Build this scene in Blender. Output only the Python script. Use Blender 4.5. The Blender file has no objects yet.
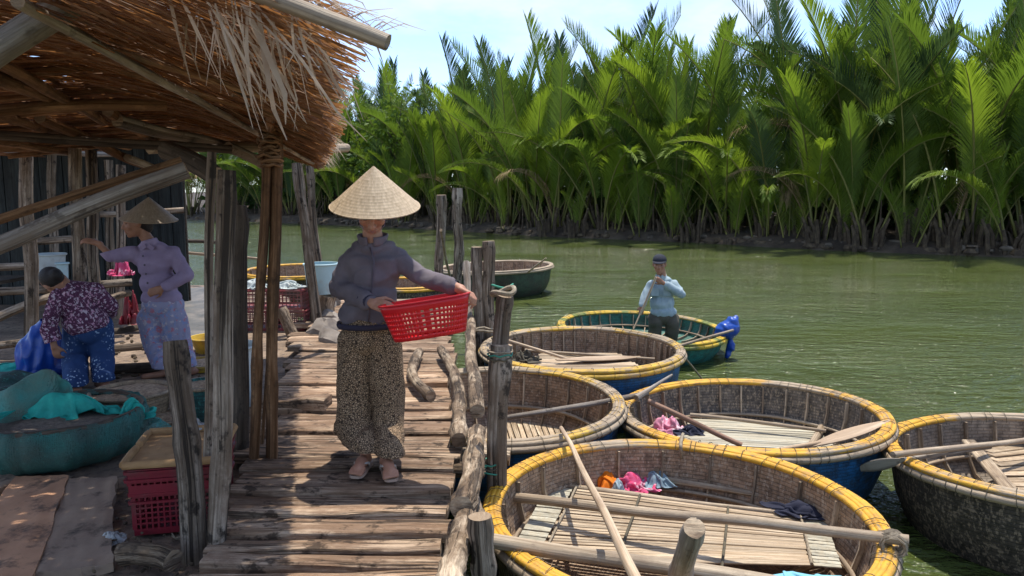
import bpy, bmesh, math, random
from mathutils import Vector, Matrix, noise
from math import sin, cos, pi, radians, sqrt, atan2, tan

random.seed(7)
S = bpy.context.scene
COL = S.collection
V = Vector

# ------------------------------------------------------------------ camera
F, PITCH, CH = 750.0, radians(7.4), 2.15
cam_data = bpy.data.cameras.new('camera')
cam_data.sensor_width = 36.0
cam_data.lens = F * 36.0 / 1024.0
cam_data.clip_start, cam_data.clip_end = 0.05, 3000
cam = bpy.data.objects.new('camera', cam_data)
COL.objects.link(cam)
cam.location = (0, 0, CH)
cam.rotation_euler = (radians(90) - PITCH, 0, 0)
S.camera = cam

# ------------------------------------------------------------------ sun, sky, exposure
SUN_EL, SUN_AZ = radians(75), radians(20)      # azimuth from +Y towards +X
sd = bpy.data.lights.new('sun', 'SUN')
sd.energy, sd.angle, sd.color = 2.5, radians(0.6), (1.0, 0.95, 0.87)
sun = bpy.data.objects.new('sun', sd)
COL.objects.link(sun)
sv = V((sin(SUN_AZ) * cos(SUN_EL), cos(SUN_AZ) * cos(SUN_EL), sin(SUN_EL)))
sun.rotation_euler = sv.to_track_quat('Z', 'Y').to_euler()
W = bpy.data.worlds.new('World')
S.world = W
W.use_nodes = True
S.view_settings.view_transform = 'Standard'
S.view_settings.look = 'None'
S.view_settings.exposure = 1.24
S.view_settings.gamma = 1.0


# ------------------------------------------------------------------ node helpers
def nd(t, typ, ins=None, **attrs):
    n = t.nodes.new(typ)
    for k, v in attrs.items():
        setattr(n, k, v)
    for k, v in (ins or {}).items():
        s = n.inputs[k]
        if isinstance(v, bpy.types.NodeSocket):
            t.links.new(v, s)
        else:
            s.default_value = v
    return n


def c4(c):
    return (c[0], c[1], c[2], 1.0)


def ramp(t, fac, stops):
    n = nd(t, 'ShaderNodeValToRGB', {'Fac': fac})
    e = n.color_ramp.elements
    while len(e) < len(stops):
        e.new(0.5)
    for q, (p, c) in zip(e, stops):
        q.position = p
        q.color = c4(c) if hasattr(c, '__len__') else (c, c, c, 1)
    return n.outputs['Color']


def mixc(t, fac, a, b, bt='MIX'):
    n = nd(t, 'ShaderNodeMixRGB', blend_type=bt)
    for k, v in (('Fac', fac), ('Color1', a), ('Color2', b)):
        if isinstance(v, bpy.types.NodeSocket):
            t.links.new(v, n.inputs[k])
        else:
            n.inputs[k].default_value = v if k == 'Fac' else c4(v)
    return n.outputs['Color']


def mth(t, op, a, b=0.0):
    n = nd(t, 'ShaderNodeMath', operation=op)
    for i, v in ((0, a), (1, b)):
        if isinstance(v, bpy.types.NodeSocket):
            t.links.new(v, n.inputs[i])
        else:
            n.inputs[i].default_value = v
    return n.outputs[0]


def noi(t, vec, scale, detail=4, rough=0.55):
    return nd(t, 'ShaderNodeTexNoise', {'Vector': vec, 'Scale': scale, 'Detail': detail, 'Roughness': rough}).outputs['Fac']


def new_mat(name):
    m = bpy.data.materials.new(name)
    m.use_nodes = True
    t = m.node_tree
    t.nodes.clear()
    out = t.nodes.new('ShaderNodeOutputMaterial')
    p = t.nodes.new('ShaderNodeBsdfPrincipled')
    t.links.new(p.outputs[0], out.inputs['Surface'])
    return m, t, p, out


def bump(t, p, h, strength, dist=0.01):
    b = nd(t, 'ShaderNodeBump', {'Height': h, 'Strength': strength, 'Distance': dist})
    t.links.new(b.outputs[0], p.inputs['Normal'])


def uvvec(t, su, sv, rnd=True):
    """UV in metres (u along the piece), stretched, shifted per object."""
    tc = t.nodes.new('ShaderNodeTexCoord')
    mp = nd(t, 'ShaderNodeMapping', {'Vector': tc.outputs['UV'], 'Scale': (su, sv, 1)})
    if rnd:
        oi = t.nodes.new('ShaderNodeObjectInfo')
        cx = nd(t, 'ShaderNodeCombineXYZ', {'X': mth(t, 'MULTIPLY', oi.outputs['Random'], 61.0), 'Y': mth(t, 'MULTIPLY', oi.outputs['Random'], 23.0), 'Z': oi.outputs['Random']})
        t.links.new(cx.outputs[0], mp.inputs['Location'])
    return mp.outputs[0]


def objvec(t, sc=(1, 1, 1)):
    tc = t.nodes.new('ShaderNodeTexCoord')
    return nd(t, 'ShaderNodeMapping', {'Vector': tc.outputs['Object'], 'Scale': sc}).outputs[0]


def rndval(t):
    return t.nodes.new('ShaderNodeObjectInfo').outputs['Random']


def wood(name, c1, c2, dark, su=1.5, sv=16, stain=(0.1, 0.08, 0.06), stain_amt=0.5, crack=0.5, vary=0.35, bmp=0.6, rough=0.85):
    """sun bleached grain c1, darker grain c2, black cracks, brown stains; everything runs along the piece"""
    m, t, p, _ = new_mat(name)
    v = uvvec(t, su, sv)
    grain = noi(t, v, 1.0, 8, 0.7)
    col = ramp(t, grain, [(0.30, tuple(x * 0.7 for x in c2)), (0.44, c2), (0.56, c1), (0.72, tuple(min(1, x * 1.22) for x in c1))])
    v2 = uvvec(t, su * 0.8, sv * 4.5)
    fib = noi(t, v2, 1.0, 5, 0.75)
    col = mixc(t, ramp(t, fib, [(0.36, 0.8), (0.54, 0.0)]), col, tuple(x * 0.6 for x in c2))
    v4 = uvvec(t, 2.4, 4.2)
    big = noi(t, v4, 1.0, 7, 0.72)
    col = mixc(t, ramp(t, big, [(0.43, stain_amt), (0.57, 0.0)]), col, stain)
    v5 = uvvec(t, 6.5, 9.0)
    spot = ramp(t, noi(t, v5, 1.0, 4, 0.7), [(0.36, crack), (0.44, 0.0)])
    col = mixc(t, spot, col, dark)
    v3 = uvvec(t, su * 0.5, sv * 1.7)
    ckm = ramp(t, noi(t, v3, 1.0, 4, 0.65), [(0.38, crack), (0.44, 0.0)])
    col = mixc(t, ckm, col, dark)
    rv = rndval(t)
    hsv = nd(t, 'ShaderNodeHueSaturation', {'Color': col, 'Value': mth(t, 'ADD', mth(t, 'MULTIPLY', rv, vary), 1 - vary / 2), 'Saturation': 1.0})
    t.links.new(hsv.outputs[0], p.inputs['Base Color'])
    p.inputs['Roughness'].default_value = rough
    p.inputs['Specular IOR Level'].default_value = 0.25
    hgt = mth(t, 'SUBTRACT', mth(t, 'ADD', mth(t, 'MULTIPLY', fib, 0.8), grain), mth(t, 'MULTIPLY', ckm, 1.5))
    bump(t, p, hgt, bmp, 0.016)
    return m


def plain(name, c, rough=0.6, c2=None, scale=8, bmp=0.0, spec=0.4, dirt=None, dirt_scale=5, dirt_lo=0.45, dirt_hi=0.62, trans=0.0):
    m, t, p, out = new_mat(name)
    v = objvec(t)
    n = noi(t, v, scale, 5)
    col = ramp(t, n, [(0.35, c), (0.65, c2 or tuple(x * 0.75 for x in c))])
    if dirt:
        col = mixc(t, ramp(t, noi(t, v, dirt_scale, 6, 0.7), [(dirt_lo, 0.0), (dirt_hi, 0.85)]), col, dirt)
    t.links.new(col, p.inputs['Base Color'])
    p.inputs['Roughness'].default_value = rough
    p.inputs['Specular IOR Level'].default_value = spec
    if bmp:
        bump(t, p, noi(t, v, scale * 3, 5), bmp, 0.01)
    if trans:
        tr = nd(t, 'ShaderNodeBsdfTranslucent', {'Color': col})
        mx = nd(t, 'ShaderNodeMixShader', {0: trans, 1: p.outputs[0], 2: tr.outputs[0]})
        t.links.new(mx.outputs[0], out.inputs['Surface'])
    return m


def leafmat(name, c1, c2, trans=0.4, tint=(0.1, 0.2, 0.02), hue_vary=0.25, rough=0.55):
    m, t, p, out = new_mat(name)
    rv = rndval(t)
    v = uvvec(t, 1.0, 1.0)
    col = ramp(t, mth(t, 'ADD', mth(t, 'MULTIPLY', rv, 0.75), mth(t, 'MULTIPLY', noi(t, v, 1.2, 3), 0.3)), [(0.1, c2), (0.85, c1)])
    t.links.new(col, p.inputs['Base Color'])
    p.inputs['Roughness'].default_value = rough
    p.inputs['Specular IOR Level'].default_value = 0.25
    tc = mixc(t, 0.55, col, tint)
    tr = nd(t, 'ShaderNodeBsdfTranslucent', {'Color': tc})
    mx = nd(t, 'ShaderNodeMixShader', {0: trans, 1: p.outputs[0], 2: tr.outputs[0]})
    t.links.new(mx.outputs[0], out.inputs['Surface'])
    return m


def cloth(name, c, c2=None, pattern=None, scale=60, rough=0.9, pc=((0.5, 0.3, 0.35),), thr=0.5, weave=0.25):
    m, t, p, _ = new_mat(name)
    v = objvec(t)
    col = ramp(t, noi(t, v, 7, 4), [(0.35, c), (0.65, c2 or tuple(x * 0.8 for x in c))])
    if pattern == 'floral':
        for i, q in enumerate(pc):
            vv = nd(t, 'ShaderNodeMapping', {'Vector': v, 'Location': (i * 3.1, i * 1.7, i)}).outputs[0]
            wob = noi(t, vv, scale, 3, 0.6)
            col = mixc(t, ramp(t, wob, [(thr, 0.0), (thr + 0.05, 1.0)]), col, q)
    elif pattern == 'leopard':
        vo = nd(t, 'ShaderNodeTexVoronoi', {'Vector': v, 'Scale': scale, 'Randomness': 1.0}, feature='DISTANCE_TO_EDGE').outputs['Distance']
        col = mixc(t, ramp(t, vo, [(0.1, 0.0), (0.2, 1.0)]), col, pc[0])
        col = mixc(t, ramp(t, noi(t, v, scale * 1.3, 2), [(0.52, 0.0), (0.58, 1.0)]), col, pc[1])
    elif pattern == 'dots':
        vo = nd(t, 'ShaderNodeTexVoronoi', {'Vector': v, 'Scale': scale}).outputs['Distance']
        msk = ramp(t, noi(t, v, 5, 2), [(0.45, 0.0), (0.55, 1.0)])
        col = mixc(t, mth(t, 'MULTIPLY', ramp(t, vo, [(0.25, 1.0), (0.33, 0.0)]), msk), col, pc[0])
    t.links.new(col, p.inputs['Base Color'])
    p.inputs['Roughness'].default_value = rough
    p.inputs['Specular IOR Level'].default_value = 0.2
    bump(t, p, mth(t, 'ADD', noi(t, v, 220, 2), mth(t, 'MULTIPLY', noi(t, v, 18, 3), 2.0)), weave, 0.006)
    return m


# ------------------------------------------------------------------ sky
t = W.node_tree
t.nodes.clear()
sky = nd(t, 'ShaderNodeTexSky', sky_type='NISHITA')
sky.sun_disc = False
sky.sun_elevation = SUN_EL
sky.sun_rotation = SUN_AZ
sky.air_density, sky.dust_density, sky.ozone_density = 0.6, 0.4, 1.6
tc = t.nodes.new('ShaderNodeTexCoord')
mp = nd(t, 'ShaderNodeMapping', {'Vector': tc.outputs['Generated'], 'Scale': (1.0, 1.0, 2.6)})
cl = ramp(t, noi(t, mp.outputs[0], 2.3, 7, 0.58), [(0.48, 0.0), (0.64, 0.75)])
skc = mixc(t, cl, sky.outputs[0], (3.0, 3.1, 3.2))
bg = nd(t, 'ShaderNodeBackground', {'Color': skc, 'Strength': 0.15})
ow = t.nodes.new('ShaderNodeOutputWorld')
t.links.new(bg.outputs[0], ow.inputs['Surface'])


# ------------------------------------------------------------------ projection of a pixel onto a real plane
def _ray(px, py):
    dx, dy = (px - 512) / F, -(py - 288) / F
    return V((dx, cos(PITCH) + dy * sin(PITCH), -sin(PITCH) + dy * cos(PITCH)))


def on(px, py, z):
    d = _ray(px, py)
    return V((0, 0, CH)) + d * ((z - CH) / d.z)


def at(px, py, Y):
    d = _ray(px, py)
    return V((0, 0, CH)) + d * (Y / d.y)


# ------------------------------------------------------------------ mesh builder
def frame_axes(d):
    d = d.normalized()
    a = V((0, 0, 1)) if abs(d.z) < 0.9 else V((1, 0, 0))
    s = d.cross(a).normalized()
    return d, s, s.cross(d).normalized()


class MB:
    def __init__(self):
        self.v, self.f, self.uv, self.mi = [], [], [], []

    def face(self, idx, uvs, mi=0):
        self.f.append(idx)
        self.uv.append(uvs)
        self.mi.append(mi)

    def sweep(self, pts, sec, closed=False, cap=True, mi=0, up=None, capmi=None):
        """sec(i, u) -> list of (x, y) offsets in the ring's plane"""
        n = len(pts)
        pts = [V(p) for p in pts]
        base = len(self.v)
        u = 0.0
        us = []
        prev_s = None
        rings = []
        for i, p in enumerate(pts):
            if closed:
                d = pts[(i + 1) % n] - pts[i - 1]
            else:
                d = pts[min(i + 1, n - 1)] - pts[max(i - 1, 0)]
            d = d.normalized()
            if i:
                u += (p - pts[i - 1]).length
            us.append(u)
            if up is not None:
                s = d.cross(V(up)).normalized()
                w = s.cross(d).normalized()
            else:
                if prev_s is None:
                    _, s, w = frame_axes(d)
                else:
                    s = (prev_s - d * prev_s.dot(d)).normalized()
                    w = s.cross(d).normalized()
                prev_s = s
            ring = sec(i, u)
            rings.append(ring)
            for (x, y) in ring:
                self.v.append(p + s * x + w * y)
        k = len(rings[0])
        per = [0.0]
        for j in range(k):
            a, b = rings[0][j], rings[0][(j + 1) % k]
            per.append(per[-1] + sqrt((a[0] - b[0]) ** 2 + (a[1] - b[1]) ** 2))
        last = n if closed else n - 1
        for i in range(last):
            i2 = (i + 1) % n
            u2 = us[i2] if i2 else u + (pts[0] - pts[-1]).length
            for j in range(k):
                j2 = (j + 1) % k
                self.face([base + i * k + j, base + i * k + j2, base + i2 * k + j2, base + i2 * k + j],
                          [(us[i], per[j]), (us[i], per[j + 1]), (u2, per[j + 1]), (u2, per[j])], mi)
        if cap and not closed:
            cm = mi if capmi is None else capmi
            for i, rev in ((0, False), (n - 1, True)):
                idx = [base + i * k + j for j in range(k)]
                uvs = [(rings[i][j][0] * 0.6 + 3.3, rings[i][j][1]) for j in range(k)]
                if not rev:
                    idx, uvs = idx, uvs
                else:
                    idx, uvs = idx[::-1], uvs[::-1]
                self.face(idx[::-1], uvs[::-1], cm)
        return self

    def tube(self, pts, rad, n=8, cap=True, rough=0.0, seed=0.0, mi=0, closed=False, flat=1.0, freq=2.0, capmi=None):
        N = len(pts)

        def sec(i, u):
            r = rad[i] if hasattr(rad, '__len__') else rad
            out = []
            for j in range(n):
                a = 2 * pi * j / n
                rr = r
                if rough:
                    rr *= 1 + rough * noise.noise(V((cos(a) * 1.3 + seed * 7.3, sin(a) * 1.3 + seed * 3.1, u * freq + seed)))
                out.append((cos(a) * rr, sin(a) * rr * flat))
            return out
        return self.sweep(pts, sec, closed, cap, mi, capmi=capmi)

    def pole(self, p0, p1, r0, r1=None, n=9, seg=10, bend=0.0, rough=0.14, seed=0.0, freq=2.5, capmi=None, knots=0):
        """a natural pole with a slightly crooked line and uneven thickness"""
        p0, p1 = V(p0), V(p1)
        r1 = r0 if r1 is None else r1
        d, s, w = frame_axes(p1 - p0)
        L = (p1 - p0).length
        pts, rad = [], []
        for i in range(seg + 1):
            q = i / seg
            o = bend * L * sin(pi * q)
            jx = noise.noise(V((seed * 5.1, q * L * 1.3, 1.7))) * r0 * 0.7 * min(1, 4 * q * (1 - q) + .3)
            jy = noise.noise(V((seed * 2.3 + 9, q * L * 1.3, 4.1))) * r0 * 0.7 * min(1, 4 * q * (1 - q) + .3)
            pts.append(p0.lerp(p1, q) + s * (o + jx) + w * jy)
            rad.append(r0 + (r1 - r0) * q)
        for k in range(knots):
            i = 1 + int(noise.random() * 0) + (int(abs(noise.noise(V((seed, k * 3.7, 1)))) * 97) % (seg - 1))
            rad[i] *= 1.16
        return self.tube(pts, rad, n, True, rough, seed, freq=freq, capmi=capmi)

    def plank(self, p0, p1, w, th, seed=0.0, seg=10, wob=0.012, up=(0, 0, 1), ragged=0.0):
        p0, p1 = V(p0), V(p1)
        pts = []
        for i in range(seg + 1):
            q = i / seg
            z = noise.noise(V((seed * 3.3, q * 3, 2.2))) * wob
            pts.append(p0.lerp(p1, q) + V((0, 0, z)))

        def sec(i, u):
            a = w / 2 * (1 + 0.0) + noise.noise(V((seed * 1.7, u * 2.5, 0.3))) * wob * 1.6
            b = w / 2 + noise.noise(V((seed * 2.9, u * 2.5, 7.3))) * wob * 1.6
            h = th / 2
            c = min(h * 0.4, 0.008)
            t1 = noise.noise(V((seed, u * 4, 11.3))) * wob * 0.5
            t2 = noise.noise(V((seed, u * 4, 17.3))) * wob * 0.5
            return [(-a, -h), (b, -h), (b, h - c + t1), (b - c, h + t1), (0.15 * b, h + (t1 + t2) * 0.5 + wob * 0.12), (-a + c, h + t2), (-a, h - c + t2)]
        return self.sweep(pts, sec, up=up)

    def box(self, c, size, R=None, mi=0):
        c = V(c)
        R = R or Matrix.Identity(3)
        b = len(self.v)
        x, y, z = (q / 2 for q in size)
        for sx, sy, sz in ((-1, -1, -1), (1, -1, -1), (1, 1, -1), (-1, 1, -1), (-1, -1, 1), (1, -1, 1), (1, 1, 1), (-1, 1, 1)):
            self.v.append(c + R @ V((sx * x, sy * y, sz * z)))
        for f in ((0, 3, 2, 1), (4, 5, 6, 7), (0, 1, 5, 4), (1, 2, 6, 5), (2, 3, 7, 6), (3, 0, 4, 7)):
            P = [self.v[b + i] for i in f]
            a, d = (P[1] - P[0]).length, (P[2] - P[1]).length
            self.face([b + i for i in f], [(0, 0), (a, 0), (a, d), (0, d)] if a > d else [(0, 0), (0, a), (d, a), (d, 0)], mi)
        return self

    def lathe(self, prof, n=32, c=(0, 0, 0), mi=0, wob=0.0, seed=0.0, sx=1.0, sy=1.0, mis=None):
        c = V(c)
        b = len(self.v)
        L = 0.0
        Ls = []
        for i, (r, z) in enumerate(prof):
            if i:
                L += sqrt((r - prof[i - 1][0]) ** 2 + (z - prof[i - 1][1]) ** 2)
            Ls.append(L)
            for j in range(n):
                a = 2 * pi * j / n
                rr = r * (1 + wob * noise.noise(V((cos(a) * 1.5 + seed, sin(a) * 1.5, z * 6 + seed))))
                self.v.append(c + V((cos(a) * rr * sx, sin(a) * rr * sy, z)))
        for i in range(len(prof) - 1):
            for j in range(n):
                j2 = (j + 1) % n
                R = max(prof[i][0], prof[i + 1][0])
                u0, u1 = 2 * pi * R * j / n, 2 * pi * R * (j + 1) / n
                self.face([b + i * n + j, b + i * n + j2, b + (i + 1) * n + j2, b + (i + 1) * n + j],
                          [(u0, Ls[i]), (u1, Ls[i]), (u1, Ls[i + 1]), (u0, Ls[i + 1])], mis[i] if mis else mi)
        return self

    def ribbon(self, pts, ws, side, mi=0):
        """thin blade: pts centre line, ws half widths, side vector(s)"""
        b = len(self.v)
        u = 0
        for i, p in enumerate(pts):
            s = side[i] if isinstance(side, list) else side
            self.v.append(V(p) + s * ws[i])
            self.v.append(V(p) - s * ws[i])
        for i in range(len(pts) - 1):
            l = (V(pts[i + 1]) - V(pts[i])).length
            a = b + 2 * i
            self.face([a, a + 1, a + 3, a + 2], [(u, ws[i]), (u, -ws[i]), (u + l, -ws[i + 1]), (u + l, ws[i + 1])], mi)
            u += l
        return self

    def ball(self, c, r, R=None, n=10, m=7, mi=0):
        c = V(c)
        r = V(r) if hasattr(r, '__len__') else V((r, r, r))
        R = R or Matrix.Identity(3)
        b = len(self.v)
        for i in range(1, m):
            a = pi * i / m
            for j in range(n):
                q = 2 * pi * j / n
                self.v.append(c + R @ V((r.x * sin(a) * cos(q), r.y * sin(a) * sin(q), r.z * cos(a))))
        top = len(self.v)
        self.v.append(c + R @ V((0, 0, r.z)))
        self.v.append(c - R @ V((0, 0, r.z)))
        Z = (0, 0)
        for i in range(m - 2):
            for j in range(n):
                j2 = (j + 1) % n
                self.face([b + i * n + j, b + (i + 1) * n + j, b + (i + 1) * n + j2, b + i * n + j2], [Z] * 4, mi)
        for j in range(n):
            j2 = (j + 1) % n
            self.face([top, b + j, b + j2], [Z] * 3, mi)
            self.face([top + 1, b + (m - 2) * n + j2, b + (m - 2) * n + j], [Z] * 3, mi)
        return self

    def cap(self, p0, r0, p1, r1, n=12):
        """capsule from p0 to p1 (for the bodies)"""
        p0, p1 = V(p0), V(p1)
        d, s, w = frame_axes(p1 - p0)
        pts, rad = [], []
        for k in range(5):
            a = pi / 2 * k / 4
            pts.append(p0 - d * r0 * cos(a))
            rad.append(max(r0 * sin(a), r0 * 0.08))
        for k in range(5):
            a = pi / 2 * (4 - k) / 4
            pts.append(p1 + d * r1 * cos(a))
            rad.append(max(r1 * sin(a), r1 * 0.08))
        return self.tube(pts, rad, n)

    def mesh(self, name, mats, o=V((0, 0, 0)), smooth=True, ang=50):
        me = bpy.data.meshes.new(name)
        me.from_pydata([tuple(q - o) for q in self.v], [], self.f)
        for m in (mats if isinstance(mats, (list, tuple)) else [mats]):
            me.materials.append(m)
        ul = me.uv_layers.new(name='UVMap')
        ul.data.foreach_set('uv', [x for f in self.uv for q in f for x in q])
        me.polygons.foreach_set('material_index', self.mi)
        if smooth:
            me.polygons.foreach_set('use_smooth', [True] * len(self.f))
            if ang < 180:
                me.set_sharp_from_angle(angle=radians(ang))
        me.update()
        return me

    def build(self, name, mats, parent=None, smooth=True, ang=50, local=False):
        """parent given: vertices are world points (or the parent's own space when local); none: origin at the base centre"""
        if parent is not None:
            o = V((0, 0, 0)) if local else wloc(parent)
        else:
            lo = [min(q[i] for q in self.v) for i in range(3)]
            hi = [max(q[i] for q in self.v) for i in range(3)]
            o = V(((lo[0] + hi[0]) / 2, (lo[1] + hi[1]) / 2, lo[2]))
        ob = bpy.data.objects.new(name, self.mesh(name, mats, o, smooth, ang))
        COL.objects.link(ob)
        if parent is not None:
            ob.parent = parent
        else:
            ob.location = o
        return ob


def wloc(o):
    l = V((0, 0, 0))
    while o is not None:
        l += V(o.location)
        o = o.parent
    return l


def tag(o, label=None, cat=None, group=None, kind=None):
    if label:
        o['label'] = label
    if cat:
        o['category'] = cat
    if group:
        o['group'] = group
    if kind:
        o['kind'] = kind
    return o


def empty(name, loc, label, cat, group=None):
    o = bpy.data.objects.new(name, None)
    o.empty_display_size = 0.1
    COL.objects.link(o)
    o.location = loc
    return tag(o, label, cat, group)


def inst(name, me, parent, mw=None):
    """an object that shares mesh data; mw is in the parent's space"""
    o = bpy.data.objects.new(name, me)
    COL.objects.link(o)
    if parent is not None:
        o.parent = parent
    if mw is not None:
        o.matrix_local = mw
    return o


def rnd(a, b):
    return random.uniform(a, b)


# ------------------------------------------------------------------ materials
M = {}
M['post'] = wood('weathered_grey_wood', (0.40, 0.325, 0.25), (0.20, 0.15, 0.105), (0.03, 0.022, 0.016), su=1.5, sv=24, stain=(0.12, 0.08, 0.05), stain_amt=0.7, crack=0.9, bmp=0.8)
M['deck'] = wood('worn_plank_wood', (0.60, 0.44, 0.30), (0.34, 0.215, 0.13), (0.045, 0.03, 0.02), su=2.4, sv=22, stain=(0.19, 0.115, 0.07), stain_amt=0.75, crack=0.85, vary=0.5, bmp=0.8)
M['log'] = wood('barked_log', (0.56, 0.44, 0.31), (0.27, 0.19, 0.12), (0.04, 0.028, 0.02), su=4, sv=14, stain=(0.12, 0.08, 0.05), stain_amt=0.9, crack=0.75, bmp=0.9)
M['brown'] = wood('red_brown_pole', (0.36, 0.20, 0.10), (0.16, 0.075, 0.03), (0.03, 0.018, 0.01), su=1.0, sv=14, stain=(0.09, 0.045, 0.02), stain_amt=0.6, crack=0.5)
M['beam'] = wood('grey_beam', (0.40, 0.36, 0.31), (0.22, 0.185, 0.15), (0.06, 0.045, 0.035), su=1.0, sv=12, stain=(0.18, 0.13, 0.09), stain_amt=0.5, crack=0.6)
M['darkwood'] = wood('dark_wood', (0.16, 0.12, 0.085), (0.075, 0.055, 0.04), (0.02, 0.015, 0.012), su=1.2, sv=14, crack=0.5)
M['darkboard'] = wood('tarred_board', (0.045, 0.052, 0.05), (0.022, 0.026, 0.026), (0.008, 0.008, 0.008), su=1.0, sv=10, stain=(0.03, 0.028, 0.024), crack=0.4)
M['bamboo'] = wood('bamboo_pole', (0.50, 0.40, 0.28), (0.30, 0.22, 0.14), (0.10, 0.07, 0.05), su=0.9, sv=26, stain=(0.22, 0.16, 0.11), stain_amt=0.6, crack=0.3, vary=0.2, rough=0.6, bmp=0.3)
M['split'] = wood('bamboo_split', (0.62, 0.50, 0.35), (0.40, 0.29, 0.18), (0.12, 0.08, 0.05), su=1.3, sv=60, stain=(0.26, 0.18, 0.11), stain_amt=0.55, crack=0.4, vary=0.55, rough=0.7, bmp=0.4)
M['splitpale'] = wood('painted_split', (0.52, 0.49, 0.39), (0.36, 0.33, 0.25), (0.16, 0.14, 0.1), su=1.3, sv=40, stain=(0.4, 0.33, 0.22), stain_amt=0.5, crack=0.3, vary=0.3, rough=0.7, bmp=0.3)
M['rib'] = wood('rib_wood', (0.64, 0.50, 0.34), (0.40, 0.29, 0.185), (0.07, 0.05, 0.03), su=1.3, sv=30, stain=(0.14, 0.10, 0.07), stain_amt=0.6, crack=0.4, vary=0.4)
M['paddle'] = wood('paddle_wood', (0.58, 0.45, 0.31), (0.42, 0.30, 0.19), (0.16, 0.10, 0.06), su=0.8, sv=18, stain=(0.3, 0.21, 0.14), stain_amt=0.4, crack=0.25, vary=0.2, rough=0.6, bmp=0.25)
M['paddlered'] = wood('reddish_shaft', (0.36, 0.21, 0.14), (0.24, 0.13, 0.08), (0.1, 0.06, 0.04), su=0.8, sv=18, stain=(0.2, 0.13, 0.1), stain_amt=0.4, crack=0.25, vary=0.2, rough=0.6, bmp=0.25)
M['end'] = wood('sawn_end', (0.52, 0.40, 0.27), (0.34, 0.24, 0.15), (0.09, 0.06, 0.04), su=9, sv=9, stain=(0.2, 0.14, 0.09), stain_amt=0.7, crack=0.7)
M['rope'] = plain('rope', (0.33, 0.27, 0.19), 0.9, (0.2, 0.16, 0.11), 40, 0.5)
M['cord'] = plain('green_cord', (0.06, 0.30, 0.20), 0.7)
M['bind'] = plain('dark_binding', (0.06, 0.05, 0.035), 0.9, (0.12, 0.1, 0.06), 30)


def thatchmat():
    m, t, p, out = new_mat('dry_thatch')
    tcn = t.nodes.new('ShaderNodeTexCoord')
    v = objvec(t, (1, 1, 1))
    col = ramp(t, noi(t, v, 19, 4, 0.7), [(0.3, (0.10, 0.046, 0.018)), (0.5, (0.20, 0.10, 0.042)), (0.66, (0.34, 0.195, 0.095)), (0.8, (0.5, 0.36, 0.22))])
    col = mixc(t, ramp(t, noi(t, v, 1.6, 3), [(0.4, 0.0), (0.7, 0.5)]), col, (0.14, 0.07, 0.03))
    t.links.new(col, p.inputs['Base Color'])
    p.inputs['Roughness'].default_value = 0.7
    tr = nd(t, 'ShaderNodeBsdfTranslucent', {'Color': mixc(t, 0.5, col, (0.5, 0.2, 0.05))})
    mx = nd(t, 'ShaderNodeMixShader', {0: 0.36, 1: p.outputs[0], 2: tr.outputs[0]})
    t.links.new(mx.outputs[0], out.inputs['Surface'])
    return m


M['thatch'] = thatchmat()
M['dryleaf'] = plain('dry_palm_leaf', (0.56, 0.43, 0.31), 0.7, (0.36, 0.24, 0.15), 9, trans=0.25)


def hullmat(name, paint, under, amt=0.5, speck=None, speck_amt=0.6, rough=0.6):
    """painted basket weave worn down to tar and bamboo"""
    m, t, p, _ = new_mat(name)
    uv = uvvec(t, 1, 1, False)
    v = objvec(t)
    br = nd(t, 'ShaderNodeTexBrick', {'Vector': uv, 'Color1': (1, 1, 1, 1), 'Color2': (0.72, 0.72, 0.72, 1), 'Mortar': (0.25, 0.25, 0.25, 1), 'Scale': 1.0, 'Mortar Size': 0.004, 'Brick Width': 0.085, 'Row Height': 0.024, 'Mortar Smooth': 0.5})
    base = mixc(t, ramp(t, noi(t, v, 3.2, 6, 0.72), [(amt, 0.0), (amt + 0.1, 1.0)]), paint, under)
    base = mixc(t, ramp(t, noi(t, v, 13, 6, 0.7), [(0.36, 0.75), (0.58, 0.0)]), base, tuple(x * 0.35 for x in under))
    if speck:
        vs = nd(t, 'ShaderNodeMapping', {'Vector': v, 'Scale': (1, 1, 0.55)}).outputs[0]
        base = mixc(t, ramp(t, noi(t, vs, 46, 4, 0.65), [(speck_amt - 0.03, 0.0), (speck_amt + 0.04, 0.85)]), base, speck)
    base = mixc(t, 0.55, base, br.outputs['Color'], 'MULTIPLY')
    t.links.new(base, p.inputs['Base Color'])
    p.inputs['Roughness'].default_value = rough
    bump(t, p, mth(t, 'ADD', br.outputs['Fac'], mth(t, 'MULTIPLY', noi(t, v, 25, 4), -1.5)), 0.5, -0.006)
    return m


M['hull_blue'] = hullmat('worn_blue_hull', (0.012, 0.11, 0.27), (0.03, 0.045, 0.06), 0.58)
M['hull_blue2'] = hullmat('scraped_blue_hull', (0.012, 0.12, 0.30), (0.05, 0.06, 0.055), 0.52, (0.12, 0.13, 0.12), 0.66)
M['hull_teal'] = hullmat('teal_hull', (0.015, 0.19, 0.16), (0.05, 0.10, 0.05), 0.56, (0.3, 0.25, 0.1), 0.68)
M['hull_dark'] = hullmat('tarred_hull', (0.095, 0.074, 0.055), (0.045, 0.036, 0.028), 0.5, (0.27, 0.205, 0.14), 0.54)
M['hull_green'] = hullmat('dark_green_hull', (0.05, 0.09, 0.05), (0.06, 0.05, 0.035), 0.5, (0.18, 0.16, 0.1), 0.66)
M['line_brown'] = hullmat('brown_lining', (0.44, 0.285, 0.17), (0.26, 0.165, 0.10), 0.5, (0.48, 0.37, 0.26), 0.57)
M['line_tar'] = hullmat('tarred_lining', (0.21, 0.165, 0.12), (0.09, 0.075, 0.06), 0.5, (0.38, 0.29, 0.19), 0.555)
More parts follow.
